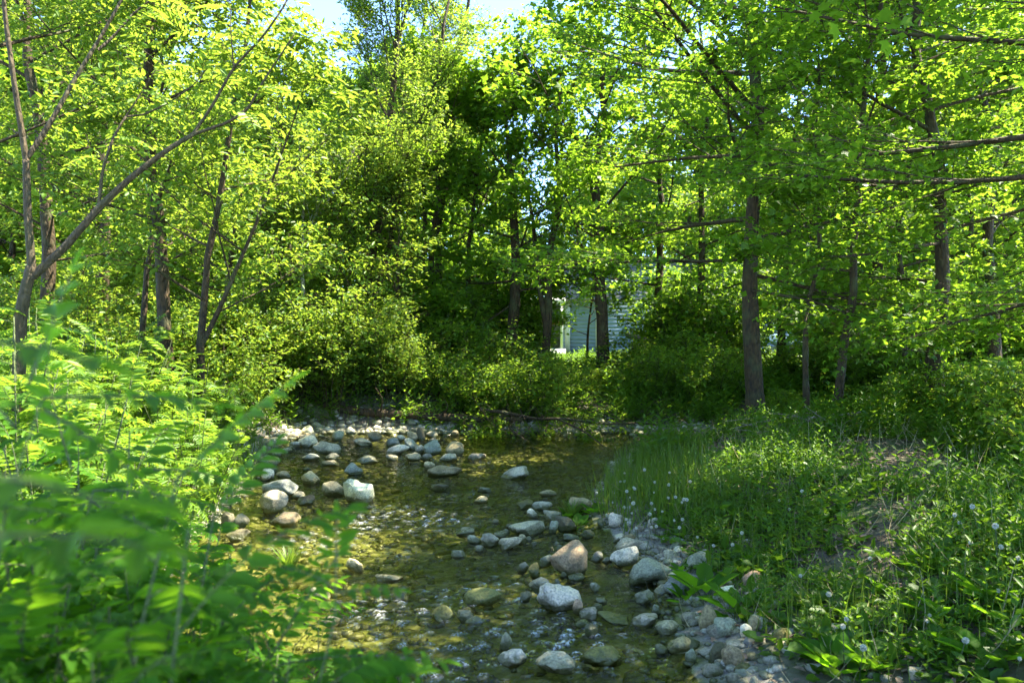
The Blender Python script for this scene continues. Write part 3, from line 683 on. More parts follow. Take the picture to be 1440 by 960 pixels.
# the wood behind: copies of four trees
protos = []
for k in range(4):
    protos.append(grow("woodland_tree", (0, 0, 0), "leafy tree in the wood", 60 + k, H=12.5, r0=.17, top=(.3, .1), start=.7, nl=34, llen=4.2, nb=8, nt=4, nleaf=12, lsize=.24, aspect=.85 if k % 2 else .5, shape=MAPLE_S if k % 2 else LEAF,
                       leaf='wood_leaf' if k % 2 else 'ash', pitch=(-5, 60), spread=.25))
r_ = np.random.default_rng(77); first = [True] * 4
spots = []
for Y0, n, x0, x1 in [(30, 15, -23, 27), (37, 16, -29, 33), (47, 18, -38, 44), (60, 20, -50, 56), (80, 18, -66, 72), (100, 18, -82, 92)]:
    for i in range(n):
        x = x0 + (x1 - x0) * (i + r_.uniform(.2, .8)) / n; y = Y0 + r_.uniform(-2.5, 2.5)
        c = 720 + x / y * F
        if y < 50 and 745 < c < 880: continue                # the opening onto the lawn and the house
        if y < 44 and 1060 < c < 1125 and y > 33: continue
        if c > 560 and y < 41 and r_.uniform() < .62: continue
        spots.append((x, y))
for i, (x, y) in enumerate(spots):
    k = int(r_.integers(4)); side = "left" if x < -3 else ("right" if x > 8 else "middle")
    c = 720 + x / y * F
    hs = r_.uniform(.85, 1.2) * (1.4 if y > 70 else 1) * (.6 if 230 < c < 320 or 370 < c < 460 or 640 < c < 780 else 1)
    lb = {"left": "sunlit leafy tree in the wood behind the ashes on the left", "right": "leafy tree in the wood behind the maples on the right", "middle": "leafy tree in the wood around the house"}[side]
    gp = {"left": "wood behind the ashes", "right": "wood behind the maples", "middle": "wood around the house"}[side]
    loc = (x, y, float(height(x, y)) - .1); rz = r_.uniform(0, 6.28); s = (hs, hs, hs * r_.uniform(.95, 1.15))
    if first[k]:
        o = protos[k]; first[k] = False; o.location = loc; o.rotation_euler = (0, 0, rz); o.scale = s; o["label"] = lb; o["group"] = gp
    else: copy_thing(protos[k], loc, rz, s, lb, gp)

# ------------------------------------------------------------------ plants with feathered leaves
def frond(gl, gs, rng, p0, d, length, pairs, ll, lw, sag=.5, rnd=.5, r=.0022, shape=LEAF):
    P = curve_path(rng, p0, d, length, 8, -sag, .05); tube(gs, P, r * np.linspace(1, .4, 8), 4)
    T = np.repeat(np.linspace(.2, .97, pairs), 2); k = np.minimum((T * 7).astype(int), 6); fr = (T * 7 - k)[:, None]
    pos = P[k] + (P[k + 1] - P[k]) * fr; ax = unit(P[k + 1] - P[k]); lat = unit(np.cross(ax, [0, 0, 1.])); up = np.cross(lat, ax)
    sg = np.tile([1., -1.], pairs)[:, None]
    env = ll * (.62 + .5 * np.sin(np.pi * np.clip(T * .85 + .05, 0, 1))) * rng.uniform(.88, 1.1, len(T))
    dd = lat * sg + ax * rng.uniform(.3, .55, (len(T), 1)) - up * rng.uniform(.0, .3, (len(T), 1)); nn = up + rng.normal(0, .22, (len(T), 3)) + rng.normal(0, .3, 3)
    dd = np.vstack([dd, ax[-1:]]); nn = np.vstack([nn, up[-1:]]); pos = np.vstack([pos, P[-1:]]); env = np.append(env, ll * .8)
    stamp(gl, shape, pos, dd, nn, env, env * lw, np.clip(rng.normal(rnd, .13, len(env)), 0, 1))

def sumac_bush(label, seed, nst=9, h=1.5, spread=.8, fl=.42, pairs=9, ll=.105, lw=.30, nf=8, leafm='sumac', name="sumac_bush", group=None, cat="bush", sr=.011):
    rng = np.random.default_rng(seed); gl, gs = Geo(), Geo()
    for i in range(nst):
        az = rng.uniform(0, 6.28); rr = spread * math.sqrt(rng.uniform(0, 1)); hh = h * rng.uniform(.55, 1.) * (1 - .3 * (rr / spread) ** 2)
        b = np.array([math.cos(az) * rr * .35, math.sin(az) * rr * .35, -.15]); t = np.array([math.cos(az) * rr, math.sin(az) * rr, hh])
        P = curve_path(rng, b, t - b, np.linalg.norm(t - b), 7, .15, .07); tube(gs, P, sr * np.linspace(1, .4, 7), 5)
        for j in range(nf):
            s = .35 + .65 * (j + rng.uniform(0, 1)) / nf; p, d = along(P, min(s, .99)); a2 = j * 2.4 + rng.uniform(0, 1)
            frond(gl, gs, rng, p, (math.cos(a2), math.sin(a2), rng.uniform(-.1, 1.4)), fl * rng.uniform(.55, 1.2), pairs, ll, lw, rng.uniform(.3, 1.7), rng.uniform(.25, .8))
    root = empty(name, (0, 0, 0), label, cat, group)
    gs.obj("stems", M['stem'], root, smooth=True); gl.obj("leaves", M[leafm], root); return root

def place(protos, spots, labels, group, seed, sc=(.85, 1.15)):
    """spots: (x, y[, scale]); the first uses of the prototypes move them, the rest are copies"""
    r = np.random.default_rng(seed); used = set()
    for i, sp in enumerate(spots):
        k = i % len(protos); x, y = sp[:2]; s = (sp[2] if len(sp) > 2 else 1) * r.uniform(*sc); loc = (x, y, float(height(x, y)) - .03); rz = r.uniform(0, 6.28)
        lb = labels if isinstance(labels, str) else labels[i % len(labels)]
        if k not in used:
            used.add(k); o = protos[k]; o.location = loc; o.rotation_euler = (0, 0, rz); o.scale = (s, s, s); tag(o, lb, None, group)
        else: copy_thing(protos[k], loc, rz, s, lb, group)

sp = []
r_ = np.random.default_rng(5)
for y, xs in [(6.2, [-3.6, -4.5, -5.4]), (7.2, [-3.55, -4.3, -5.2, -6.2]), (8.2, [-3.75, -4.5, -5.4, -6.3, -7.2]), (9.4, [-3.95, -4.8, -5.7, -6.7, -7.8]), (10.6, [-4.2, -5.1, -6.1, -7.2, -8.4]), (11.9, [-4.6, -5.6, -6.8, -8.1, -9.4]), (13.2, [-5.2, -6.4, -7.8, -9.2])]:
    for x in xs: sp.append((x + r_.normal(0, .15), y + r_.normal(0, .2), .8 + .12 * max(0, -x - 3.6)))
place([sumac_bush("b", 100 + k, nst=15, h=1.4, spread=.85, fl=.36, ll=.085, nf=9) for k in range(4)], sp,
      "feathery sunlit sumac bush in the thicket on the left bank", "sumac thicket on the left bank", 6)

place([sumac_bush("t", 110 + k, nst=14, h=2.25, spread=.8, fl=.36, ll=.085, nf=12) for k in range(2)], [(-3.1, 5.3), (-3.5, 5.5), (-3.8, 5.8), (-3.3, 6.0, .9)],
      "tall sumac bush at the thicket's near end, hiding the forked sapling's foot", "tall sumacs at the near end", 7, (.95, 1.05))
# shaded saplings close in front of the camera, lower left
near = [sumac_bush("n", 120 + k, nst=9, h=1.5, spread=.6, fl=.30, pairs=8, ll=.062, lw=.40, nf=11, leafm='near', name="ash_seedling", cat="seedling", sr=.0055) for k in range(3)]
nr = []
for x, y in [(-1.30, 2.0), (-1.75, 2.5), (-1.15, 2.75), (-2.2, 3.1), (-.62, 2.2), (-1.55, 3.5), (-1.05, 1.45), (-2.5, 4.1), (-.85, 1.15), (-1.9, 1.8), (-.75, 1.7), (-2.7, 3.0), (-.25, 2.1), (-1.9, 4.3), (-1.5, 1.6), (-1.05, 2.3), (-1.6, 2.9), (-.95, 1.9),
             (-2.1, 2.3), (-.7, 1.35), (-1.45, 2.2), (-2.6, 3.6), (-1.9, 3.2), (-.5, 1.8), (-.3, 2.3), (-2.3, 4.8), (-1.0, 3.3), (-.5, 1.5), (-.34, 1.62), (-.68, 1.75), (-.9, 1.6), (-.55, 1.95), (-1.2, 1.75), (-.36, 1.35)]:
    top = EYE - (np.interp(720 + x / y * F, [-200, 0, 150, 300, 450, 560, 620], [440, 520, 625, 775, 885, 950, 1010]) - HOR) / F * y      # the patch falls away towards the stream
    nr.append((x, y, float(np.clip((top - float(height(x, y))) / 1.5, .3, 1.25))))
place(near, nr,
      ["blurred ash seedling close to the camera at the lower left"], "blurred seedlings in front of the camera", 8, (.95, 1.05))

def spray(label, fr, stem=None):
    """a near twig that carries a few feathered leaves: (base, direction, length, pairs, leaflet)"""
    rng = np.random.default_rng(len(label)); gl, gs = Geo(), Geo()
    for p, d, L, n, ll in fr: frond(gl, gs, rng, np.array(p), np.array(d, float), L, n, ll, .40, .35, .55, .003)
    if stem: tube(gs, np.array(stem), .0032 * np.linspace(1, .5, len(stem)), 6)
    root = empty("leafy_twig", (0, 0, 0), label, "twig"); gs.obj("stem", M['stem'], root, smooth=True); gl.obj("leaves", M['near'], root)
def P3(c, r, D): return ((c - 720) / F * D, D, EYE + (HOR - r) / F * D)
spray("blurred leaf spray reaching over the rapids at the bottom, left of the middle", [(P3(395, 935, 1.75), (1, .15, .12), .36, 8, .062), (P3(380, 925, 1.75), (.4, .3, .8), .26, 7, .055), (P3(350, 950, 1.7), (.9, -.1, -.2), .3, 7, .06)],
      [P3(250, 1130, 1.6), P3(330, 1000, 1.68), P3(395, 935, 1.75)])
spray("single blurred leaf standing upright against the riffle by the left bank", [(P3(472, 792, 1.5), (.05, .1, 1), .085, 5, .042), (P3(474, 830, 1.5), (-.8, .1, .5), .12, 6, .04), (P3(474, 835, 1.5), (.8, .1, .2), .11, 5, .04)],
      [P3(400, 1130, 1.5), P3(448, 960, 1.5), P3(470, 870, 1.5), P3(472, 792, 1.5)])
spray("blurred leaf spray at mid-height in front of the sunlit thicket", [(P3(60, 560, 1.3), (1, .2, .12), .27, 7, .06), (P3(60, 575, 1.3), (.8, .1, -.5), .25, 6, .06), (P3(40, 540, 1.3), (.3, .1, 1), .2, 5, .06), (P3(20, 600, 1.3), (-.5, .2, .4), .25, 6, .06)],
      [P3(-40, 1000, 1.2), P3(10, 700, 1.28), P3(60, 560, 1.3)])
spray("dark blurred leaf spray crossing the thicket's edge above the stones", [(P3(130, 690, 1.9), (1, .1, .02), .28, 8, .055), (P3(215, 660, 1.9), (.9, .1, .05), .16, 5, .05), (P3(120, 700, 1.9), (.6, .1, -.4), .3, 7, .065), (P3(100, 660, 1.9), (-.3, .1, .9), .26, 7, .06)],
      [P3(60, 1100, 1.8), P3(90, 850, 1.85), P3(130, 690, 1.9)])
spray("very near blurred leaf lying flat across the left edge", [(P3(-30, 670, .62), (1, .1, -.08), .10, 1, .085), (P3(-60, 760, .62), (.8, .1, .1), .14, 3, .06), (P3(-60, 480, .8), (.8, .1, .05), .13, 3, .06)],
      [P3(-90, 1100, .6), P3(-70, 850, .6), P3(-60, 470, .8)])

# forked sapling at the left edge, its limbs drawn joint by joint
def forked_sapling():
    rng = np.random.default_rng(9); gt, gl = Geo(), Geo(); D = 6.2; A, B = [], []
    b = np.array([(28 - 720) / F * D, D, 0.]); b[2] = float(height(b[0], b[1]))
    def W(pts, y0, dy=0.): return [np.array([(c - 720) / F * (y0 + dy * i), y0 + dy * i, EYE + (HOR - r) / F * (y0 + dy * i)]) for i, (c, r) in enumerate(pts)]
    limbs = [([np.array([b[0] - .02, D, b[2] - .1])] + W([(27, 455), (36, 410), (45, 375)], D), .052, .040),
             (W([(45, 375), (40, 300), (38, 225)], D), .032, .026), (W([(38, 225), (22, 120), (9, 20), (4, -60)], D, -.05), .024, .012),
             (W([(38, 225), (75, 170), (105, 115), (140, 60), (180, -10), (200, -60)], D, .06), .022, .008), (W([(140, 72), (160, 55), (190, 20), (230, -10)], D + .2, .05), .013, .006),
             (W([(45, 390), (90, 350), (140, 292), (185, 250), (235, 212), (272, 190)], D, .05), .034, .018), (W([(272, 190), (325, 172), (352, 152), (368, 120), (415, 50)], D + .3, .03), .015, .006),
             (W([(272, 190), (300, 150), (330, 95), (370, 55), (405, 5), (420, -40)], D + .3, .06), .014, .006), (W([(140, 288), (145, 240), (160, 195), (178, 165)], D + .1, .06), .014, .009),
             (W([(178, 165), (205, 162), (240, 145), (275, 120), (290, 100)], D + .3, .05), .009, .004), (W([(178, 165), (195, 140), (220, 100)], D + .3, .05), .008, .004), (W([(330, 97), (326, 50), (325, 10)], D + .4, .02), .007, .003)]
    for P, r0, r1 in limbs:
        P = np.array(P); n = len(P); t = np.linspace(0, 1, n * 5); Q = np.stack([np.interp(t, np.linspace(0, 1, n), P[:, k]) for k in range(3)], -1)
        for _ in range(3): Q[1:-1] = (Q[:-2] + 2 * Q[1:-1] + Q[2:]) / 4
        tube(gt, Q, np.linspace(r0, r1, len(Q)), 9, rough=.05)
        if r0 < .02:
            for j in range(9):
                p, d = along(Q, rng.uniform(.35, 1) * .99); a = rng.uniform(0, 6.28)
                frond(gl, gt, rng, p, (math.cos(a) + d[0], math.sin(a) * .6 + d[1], rng.uniform(-.1, .6)), rng.uniform(.28, .42), 7, .085, .32, rng.uniform(.4, 1.1), rng.uniform(.4, 1.))
    root = empty("forked_sapling", (0, 0, 0), "forked young sumac tree with smooth crooked limbs at the left edge", "tree")
    gt.obj("trunk", M['bark_grey'], root, smooth=True); gl.obj("crown", M['ash'], root)
forked_sapling()

# ------------------------------------------------------------------ leafy shrubs
def shrub(seed, h=2., rad=1.2, nst=16, leafm='wood_leaf', ls=.085, asp=.55, nleaf=9, bark='bark', name="shrub", twn=16):
    rng = np.random.default_rng(seed); gt, gl = Geo(), Geo(); A, B = [], []
    for i in range(nst):
        az = rng.uniform(0, 6.28); rr = rad * math.sqrt(rng.uniform(.02, 1)); hh = h * rng.uniform(.5, 1.) * math.sqrt(max(.15, 1 - .75 * (rr / rad) ** 2))
        b = np.array([math.cos(az) * rr * .25, math.sin(az) * rr * .25, -.1]); t = np.array([math.cos(az) * rr, math.sin(az) * rr, hh])
        P = curve_path(rng, b, (t - b) * [.7, .7, 1.2], np.linalg.norm(t - b) * 1.05, 8, -.3, .12); tube(gt, P, .012 * h / 2 * np.linspace(1, .25, 8), 5)
        for j in range(twn):
            p, d = along(P, min(.99, .15 + .85 * rng.uniform(0, 1) ** .8)); a2 = rng.uniform(0, 6.28)
            e = p + unit(d * .4 + np.array([math.cos(a2), math.sin(a2), rng.uniform(-.3, .6)])) * rng.uniform(.2, .5) * h / 2; A.append(p); B.append(e)
    A, B = np.array(A), np.array(B)
    for p, e in zip(A, B): tube(gt, np.array([p, (p + e) / 2, e]), [.004, .003, .002], 3)
    leaves_on(gl, rng, A, B, nleaf, LEAF, ls, asp, .07, .8, .2)
    root = empty(name, (0, 0, 0), "shrub", "shrub"); gt.obj("stems", M[bark], root, smooth=True); gl.obj("leaves", M[leafm], root); return root
def px_spots(L): return [((c - 720) / F * D, D, s) for c, D, s in L]
# bright mass left of the middle, in the sun
place([shrub(200 + k, h=3.0, rad=1.5, nst=26, leafm='ash', ls=.09, twn=24, nleaf=11) for k in range(2)],
      px_spots([(470, 18.5, .75), (545, 18.7, .7), (410, 18.7, .75), (582, 18.8, .5), (440, 18.9, .85), (525, 19.2, .9), (495, 19.2, .95), (440, 20.5, 1.), (385, 21, 1.1), (350, 19, .85)]),
      "bright leafy shrub in the sun on the far bank below the willow", "sunlit shrubs below the willow", 21)
for i, (c, D, H, tx, lb) in enumerate([(455, 20., 4.8, -.2, "ragged sunlit young ash, leftmost of those on the far bank below the willow"), (512, 20.3, 5.6, .2, "tallest sunlit young ash on the far bank below the willow"), (556, 20.9, 4.6, .5, "sunlit young ash leaning right over the shade on the far bank"), (480, 21.8, 6.4, .1, "sunlit young ash standing behind the ragged ones on the far bank"), (415, 20.6, 3.8, -.2, "low sunlit young ash beside the pale bark sapling")]):
    grow("young_ash", at(c, D), lb, 90 + i, H=H * 1.2, r0=.055, top=(tx * 1.4, 0), start=.4, nl=15, llen=1.6, nb=6, nt=4, tw=.45, nleaf=7, **{**ash, 'lsize': .125, 'spread': .14, 'pitch': (30, 72)})
# shaded shrubs along the far bank
place([shrub(210 + k, h=1.7, rad=1.35, nst=22, ls=.08, twn=18) for k in range(3)],
      px_spots([(600, 19.2, .9), (650, 18.9, .95), (700, 18.6, 1.0), (745, 18.6, .95), (790, 19.5, .85), (590, 21, 1.2), (640, 21.5, 1.25), (690, 21, 1.2), (735, 22, .9), (800, 21.5, .5), (845, 20.5, .5), (880, 19.8, .6), (560, 22.5, 1.4), (620, 24, 1.4), (680, 25, 1.5), (920, 19.6, .95), (960, 19.4, 1.0), (1000, 19.8, .95), (905, 22.5, 1.1), (970, 22.5, 1.2), (1020, 22, 1.1)]),
      "shaded green shrub in the row along the far bank", "shaded shrubs along the far bank", 22)
# understorey of the right-hand wood and behind the thicket on the left
place([shrub(220 + k, h=1.4, rad=1.2, nst=20, ls=.085, leafm='ash' if k == 1 else 'wood_leaf', twn=18) for k in range(3)],
      px_spots([(1110, 18, .8), (1160, 17.5, .85), (1210, 17, .9), (1260, 16.6, .95), (1310, 16.2, 1.), (1370, 15.5, 1.05), (1430, 14.5, 1.1), (1130, 21, 1.1), (1190, 20.5, 1.2), (1250, 20, 1.25), (1330, 19, 1.3), (1400, 18, 1.3), (1470, 17, 1.3), (1160, 27, 1.4), (1240, 27, 1.6), (1330, 26, 1.7), (1420, 24, 1.7), (1390, 11.5, .85), (1450, 10.3, .9), (1500, 9., .9), (1270, 13.6, .6), (1340, 12.2, .75)]),
      "leafy bush in the understorey of the right-hand wood", "understorey bushes on the right", 23)
place([shrub(230 + k, h=2.2, rad=1.6, nst=24, leafm='ash', ls=.10, twn=18) for k in range(2)],
      px_spots([(30, 15, 1.1), (110, 16, 1.), (170, 17, .9), (235, 17.5, .9), (300, 17.5, .95), (340, 16.5, .8), (60, 20, 1.4), (150, 21, 1.4), (240, 22, 1.4), (310, 24, 1.5), (10, 12.5, .9), (90, 26, 1.6), (200, 28, 1.7), (370, 25, 1.6), (-40, 17, 1.3)]),
      "sunlit bush behind the sumac thicket on the left", "bushes behind the thicket", 24)
place([shrub(240 + k, h=4.2, rad=1.7, nst=24, leafm='maple', ls=.13, asp=.8, twn=24, nleaf=8, name="understorey_tree") for k in range(3)],
      px_spots([(575, 23, .9), (622, 22.5, .95), (665, 26.5, 1.1), (700, 27, 1.1), (735, 27, 1.), (640, 29, 1.3), (590, 28, 1.3), (945, 24.5, 1.), (990, 23.5, .95), (1030, 27, 1.2), (1200, 23, 1.1), (1290, 22.5, 1.15), (1350, 21.5, 1.1), (1430, 21, 1.2), (1220, 29, 1.5), (1330, 30, 1.6), (1440, 28, 1.5), (960, 31, 1.4), (1040, 33, 1.5), (1170, 33, 1.6)]),
      "many-stemmed young maple growing in the shade between the trunks", "understorey maples", 25)
# low overhanging bush over the stream, dead centre
def hanging_bush():
    rng = np.random.default_rng(31); gt, gl = Geo(), Geo(); A, B = [], []
    for i in range(26):
        x0, y0 = rng.uniform(-1.9, 1.6), 18.6 + rng.uniform(-.2, .8); P = curve_path(rng, (x0, y0, float(height(x0, y0)) - .1), (rng.normal(0, .5), -1, rng.uniform(.5, 1.1)), rng.uniform(1.4, 2.6), 9, -1.5, .1)
        tube(gt, P, .014 * np.linspace(1, .3, 9), 5)
        for j in range(16):
            p, d = along(P, min(.99, .2 + .8 * rng.uniform())); e = p + unit(d * .5 + rng.normal(0, .6, 3)) * rng.uniform(.2, .45); e[2] = max(e[2], .06); A.append(p); B.append(e)
    A, B = np.array(A), np.array(B)
    for p, e in zip(A, B): tube(gt, np.array([p, (p + e) / 2, e]), [.004, .003, .002], 3)
    leaves_on(gl, rng, A, B, 10, LEAF, .08, .5, .07, .8, .25)
    root = empty("overhanging_bush", (0, 0, 0), "dark green bush leaning out over the stream in the middle", "bush"); gt.obj("stems", M['bark'], root, smooth=True); gl.obj("leaves", M['wood_leaf'], root)
hanging_bush()

# ------------------------------------------------------------------ herbs, grass and litter
def weed_shape(rng, n=11):
    g = Geo(); P = curve_path(rng, (0, 0, 0), (rng.normal(0, .12), rng.normal(0, .12), 1), 1, 6, 0, .06); tube(g, P, .007 * np.linspace(1, .4, 6), 3)
    t = np.linspace(.15, 1, n); a = np.arange(n) * 2.3; pos = np.array([along(P, min(s, .99))[0] for s in t])
    L = .34 * (1.1 - .6 * t); stamp(g, LEAF, pos, np.stack([np.cos(a), np.sin(a), .35 + .4 * t], -1), np.tile([0, 0, 1.], (n, 1)) + rng.normal(0, .2, (n, 3)), L, L * .36, rng.uniform(.3, .8, n))
    return g
def spread_copies(shapes, X, Y, H, rng, name, label, m, kind="stuff"):
    G = Geo(); Z = height(X, Y) - .02
    for k, g in enumerate(shapes):
        i = np.arange(len(X)) % len(shapes) == k; n = int(i.sum()); V = np.concatenate(g.v); a = rng.uniform(0, 6.28, n); c, s = np.cos(a), np.sin(a); h = H[i]; q = V[None] * h[:, None, None]
        P = np.stack([q[..., 0] * c[:, None] - q[..., 1] * s[:, None] + X[i][:, None], q[..., 0] * s[:, None] + q[..., 1] * c[:, None] + Y[i][:, None], q[..., 2] + Z[i][:, None]], -1)
        off = (np.arange(n) * len(V))[:, None, None]; by = {}
        for f in g.f: by.setdefault(f.shape[1], []).append(f)
        G.add(P.reshape(-1, 3), [(np.concatenate(fs)[None] + off).reshape(-1, kk) for kk, fs in by.items()], np.clip(np.tile(np.concatenate(g.a), n) + np.repeat(rng.normal(0, .14, n), len(V)), 0, 1))
    return tag(G.obj(name, m), label, None, kind=kind)
r_ = np.random.default_rng(41)
def field(n, x0, x1, y0, y1, dmin, dmax=99., keep=None):
    X, Y = r_.uniform(x0, x1, n), r_.uniform(y0, y1, n); D = water_dist(X, Y) + .2 * nz(X, Y); k = (D > dmin) & (D < dmax)
    if keep is not None: k &= keep(X, Y)
    return X[k], Y[k]
clump = lambda t: (lambda X, Y: nz(X * 1.7 + 3, Y * 1.7) + r_.normal(0, .35, len(X)) > t)
ws = [weed_shape(r_) for _ in range(5)]
def low_herb(rng, n=8):
    g = Geo(); a = np.arange(n) * 2.4 + rng.uniform(0, 1, n); L = rng.uniform(.25, .5, n); el = rng.uniform(.3, 1.6, n); d = unit(np.stack([np.cos(a), np.sin(a), el], -1)); r = rng.uniform(.05, .45, n)[:, None]
    stamp(g, LEAF, d * r, d * [1, 1, .3] + rng.normal(0, .2, (n, 3)), np.tile([0, 0, 1.], (n, 1)) + rng.normal(0, .3, (n, 3)), L, L * rng.uniform(.45, .85, n), rng.uniform(.1, .9, n)); return g
lh = [low_herb(r_) for _ in range(6)]
X, Y = field(9000, .9, 9, 4.2, 15.5, .62, keep=clump(-.02))
spread_copies(ws, X, Y, np.clip(r_.normal(.24, .10, len(X)), .07, .55) * np.clip(.6 + .16 * (X - 1.), .6, 1.3), r_, "undergrowth", "dense leafy weeds on the shaded right bank", M['weed'])
X, Y = field(8000, .8, 9, 4.2, 15.5, .45, keep=clump(-.25)); spread_copies(lh, X, Y, np.clip(r_.normal(.20, .08, len(X)), .06, .4), r_, "ground_cover", "low broad-leaved herbs carpeting the right bank", M['weed'])
X, Y = field(7000, 2.4, 16, 15, 30, .4); spread_copies(ws, X, Y, np.clip(r_.normal(.5, .15, len(X)), .2, .9), r_, "undergrowth", "taller weeds beneath the trees of the right-hand wood", M['weed'])
X, Y = field(6500, -14, 3, 12, 31, .35); spread_copies(ws, X, Y, np.clip(r_.normal(.45, .15, len(X)), .2, .9), r_, "undergrowth", "leafy weeds between the shrubs of the far bank", M['weed'])
X, Y = field(2600, -9, -2.6, 3., 13, .1); spread_copies(ws, X, Y, np.clip(r_.normal(.35, .1, len(X)), .2, .6), r_, "undergrowth", "leafy weeds below the sumac thicket on the left bank", M['weed'])

def blades(X, Y, H, W, lean, name, label, m=None):
    g = Geo(); n = len(X); a = r_.uniform(0, 6.28, n); d = np.stack([np.cos(a) * lean * r_.uniform(.2, 1.6, n), np.sin(a) * lean * r_.uniform(.2, 1.6, n), np.ones(n)], -1)
    nr = np.stack([np.cos(a), np.sin(a), np.full(n, .1)], -1) * -1 + r_.normal(0, .2, (n, 3)); nr[:, 2] += .3
    stamp(g, BLADE, np.stack([X, Y, height(X, Y) - .01], -1), d, -nr, H, W, np.clip(r_.normal(.5, .22, n), 0, 1)); return tag(g.obj(name, m or M['grass']), label, None, kind="stuff")
X, Y = field(20000, .8, 7.5, 4.3, 15.5, .5, keep=clump(.1)); blades(X, Y, np.clip(r_.normal(.22, .1, len(X)), .06, .55), .007, .4, "grass", "thin green grass among the weeds of the right bank")
X, Y = field(4200, .75, 2.9, 8.6, 14.2, .14, 1.5); blades(X, Y, np.clip(r_.normal(.30, .12, len(X)), .08, .6), .013, .7, "grass", "long sunlit grass on the flowering point beside the stream")
X, Y = field(2600, .9, 8, 4.3, 15.5, .15); blades(X, Y, np.clip(r_.normal(.30, .12, len(X)), .08, .6), .006, 1.5, "dry_grass", "bent straw-coloured dead grass among the weeds of the right bank", plain('straw', (.36, .30, .17), .7, .3, 20))
X, Y = field(9000, -9, 12, 14, 24, .12, 1.3); blades(X, Y, np.clip(r_.normal(.3, .1, len(X)), .06, .55), .009, .5, "grass", "grass fringing the far bank")
X, Y = field(7000, -6, -2.6, 4, 15, .05, 1.4); blades(X, Y, np.clip(r_.normal(.34, .12, len(X)), .06, .6), .008, .6, "grass", "grass fringing the left bank")
X, Y = field(24000, -2, 22, 31, 45, .5); blades(X, Y, np.clip(r_.normal(.14, .05, len(X)), .05, .3), .02, .5, "grass", "sunny mown lawn in front of the house")
g = Geo(); X, Y = field(15000, .8, 9, 4.2, 17, .3); n = len(X); a = r_.uniform(0, 6.28, n); L = r_.uniform(.03, .08, n)
stamp(g, LEAF, np.stack([X, Y, height(X, Y) + r_.uniform(.004, .03, n)], -1), np.stack([np.cos(a), np.sin(a), r_.normal(0, .25, n)], -1), np.array([0, 0, 1.]) + r_.normal(0, .35, (n, 3)), L, L * .5, r_.uniform(0, 1, n))
tag(g.obj("leaf_litter", plain("dry_leaves", (.20, .145, .10), .8, .5, 20)), "dry brown fallen leaves on the soil of the right bank", None, kind="stuff")

# broad-leaved plants one can tell apart
def dock(seed, n=9, L=.26, asp=.42, name="dock_plant"):
    rng = np.random.default_rng(seed); g = Geo(); gs = Geo(); a = np.arange(n) * 2.4; el = rng.uniform(.35, 1.6, n)
    pos = np.zeros((n, 3)); dd = np.stack([np.cos(a), np.sin(a), el], -1); l = L * rng.uniform(.6, 1.1, n); ud = unit(dd)
    for i in range(n): tube(gs, np.array([[0, 0, -.02], ud[i] * l[i] * .3, ud[i] * l[i] * .55]), [.004, .003, .002], 4)
    stamp(g, LEAF, ud * (l * .45)[:, None], dd * [1, 1, .6], np.tile([0, 0, 1.], (n, 1)) - dd * [.4, .4, 0] + rng.normal(0, .15, (n, 3)), l, l * asp, rng.uniform(.3, .9, n))
    root = empty(name, (0, 0, 0), "plant", "plant"); gs.obj("stems", M['stem'], root); g.obj("leaves", M['near'], root); return root
def pxs(L): return [(*pix(c, r)[:2], s) for c, r, s in L]
place([dock(300 + k) for k in range(3)], pxs([(992, 842, 1.15), (1040, 868, 1.0), (965, 848, .8), (960, 806, .6)]), ["upright broad-leaved dock in front of the sloping blue-grey slab", "bushy dock growing before the white angular stone", "low dock left of the upright one at the sloping slab", "small dock beside the grey-green flat-faced block"], None, 31)
place([dock(310 + k, 12, .2, .6, "herb") for k in range(3)], pxs([(760 + 30, 728, .8), (812, 738, 1.), (800, 722, .9), (835, 722, .8)]), "small round-leaved herb at the tip of the grassy point", "round-leaved herbs on the grassy point", 32)
place([dock(320 + k, 9, .17, .5, "herb") for k in range(3)], pxs([(1160, 930, 1), (1180, 950, 1.1), (1215, 905, .9), (1330, 870, 1.1), (1395, 850, 1.3), (1420, 880, 1.2), (1350, 915, 1.1), (1290, 925, .9), (1100, 850, .8), (1250, 835, .9), (1130, 820, .8), (1400, 935, 1.2), (1230, 945, 1.), (1060, 790, .7), (1030, 760, .7), (1300, 800, 1.)]), "broad-leaved herb among the weeds of the near right bank", "broad-leaved herbs on the near right bank", 33)
place([sumac_bush("f", 340 + k, nst=4, h=.35, spread=.3, fl=.4, pairs=10, ll=.06, lw=.3, nf=5, leafm='weed', name="fern", cat="fern") for k in range(2)], pxs([(1150, 610, 1), (1175, 620, 1.), (1120, 640, .9), (1210, 600, 1.1)]), "small fern beside the brush pile at the thick maple's foot", "ferns by the brush pile", 34)
def tussock(c, r, s, label):
    g = Geo(); p = pix(c, r); n = 90; a = r_.uniform(0, 6.28, n); rr = r_.uniform(0, .07, n)
    stamp(g, BLADE, np.stack([np.cos(a) * rr, np.sin(a) * rr, np.full(n, -.02)], -1), np.stack([np.cos(a) * .6, np.sin(a) * .6, r_.uniform(.6, 1.6, n)], -1), np.stack([-np.cos(a), -np.sin(a), np.full(n, .8)], -1), s * r_.uniform(.6, 1.1, n), .012, r_.uniform(.2, .9, n))
    tag(g.obj("grass_tussock", M['grass'], loc=p), label, "grass tuft")
tussock(405, 795, .26, "grass tuft growing among the riffles off the left bank"); tussock(805, 722, .22, "dense green tuft at the tip of the grassy point")
tussock(1150, 590, .5, "grass tuft under the slim young tree beside the brush pile")

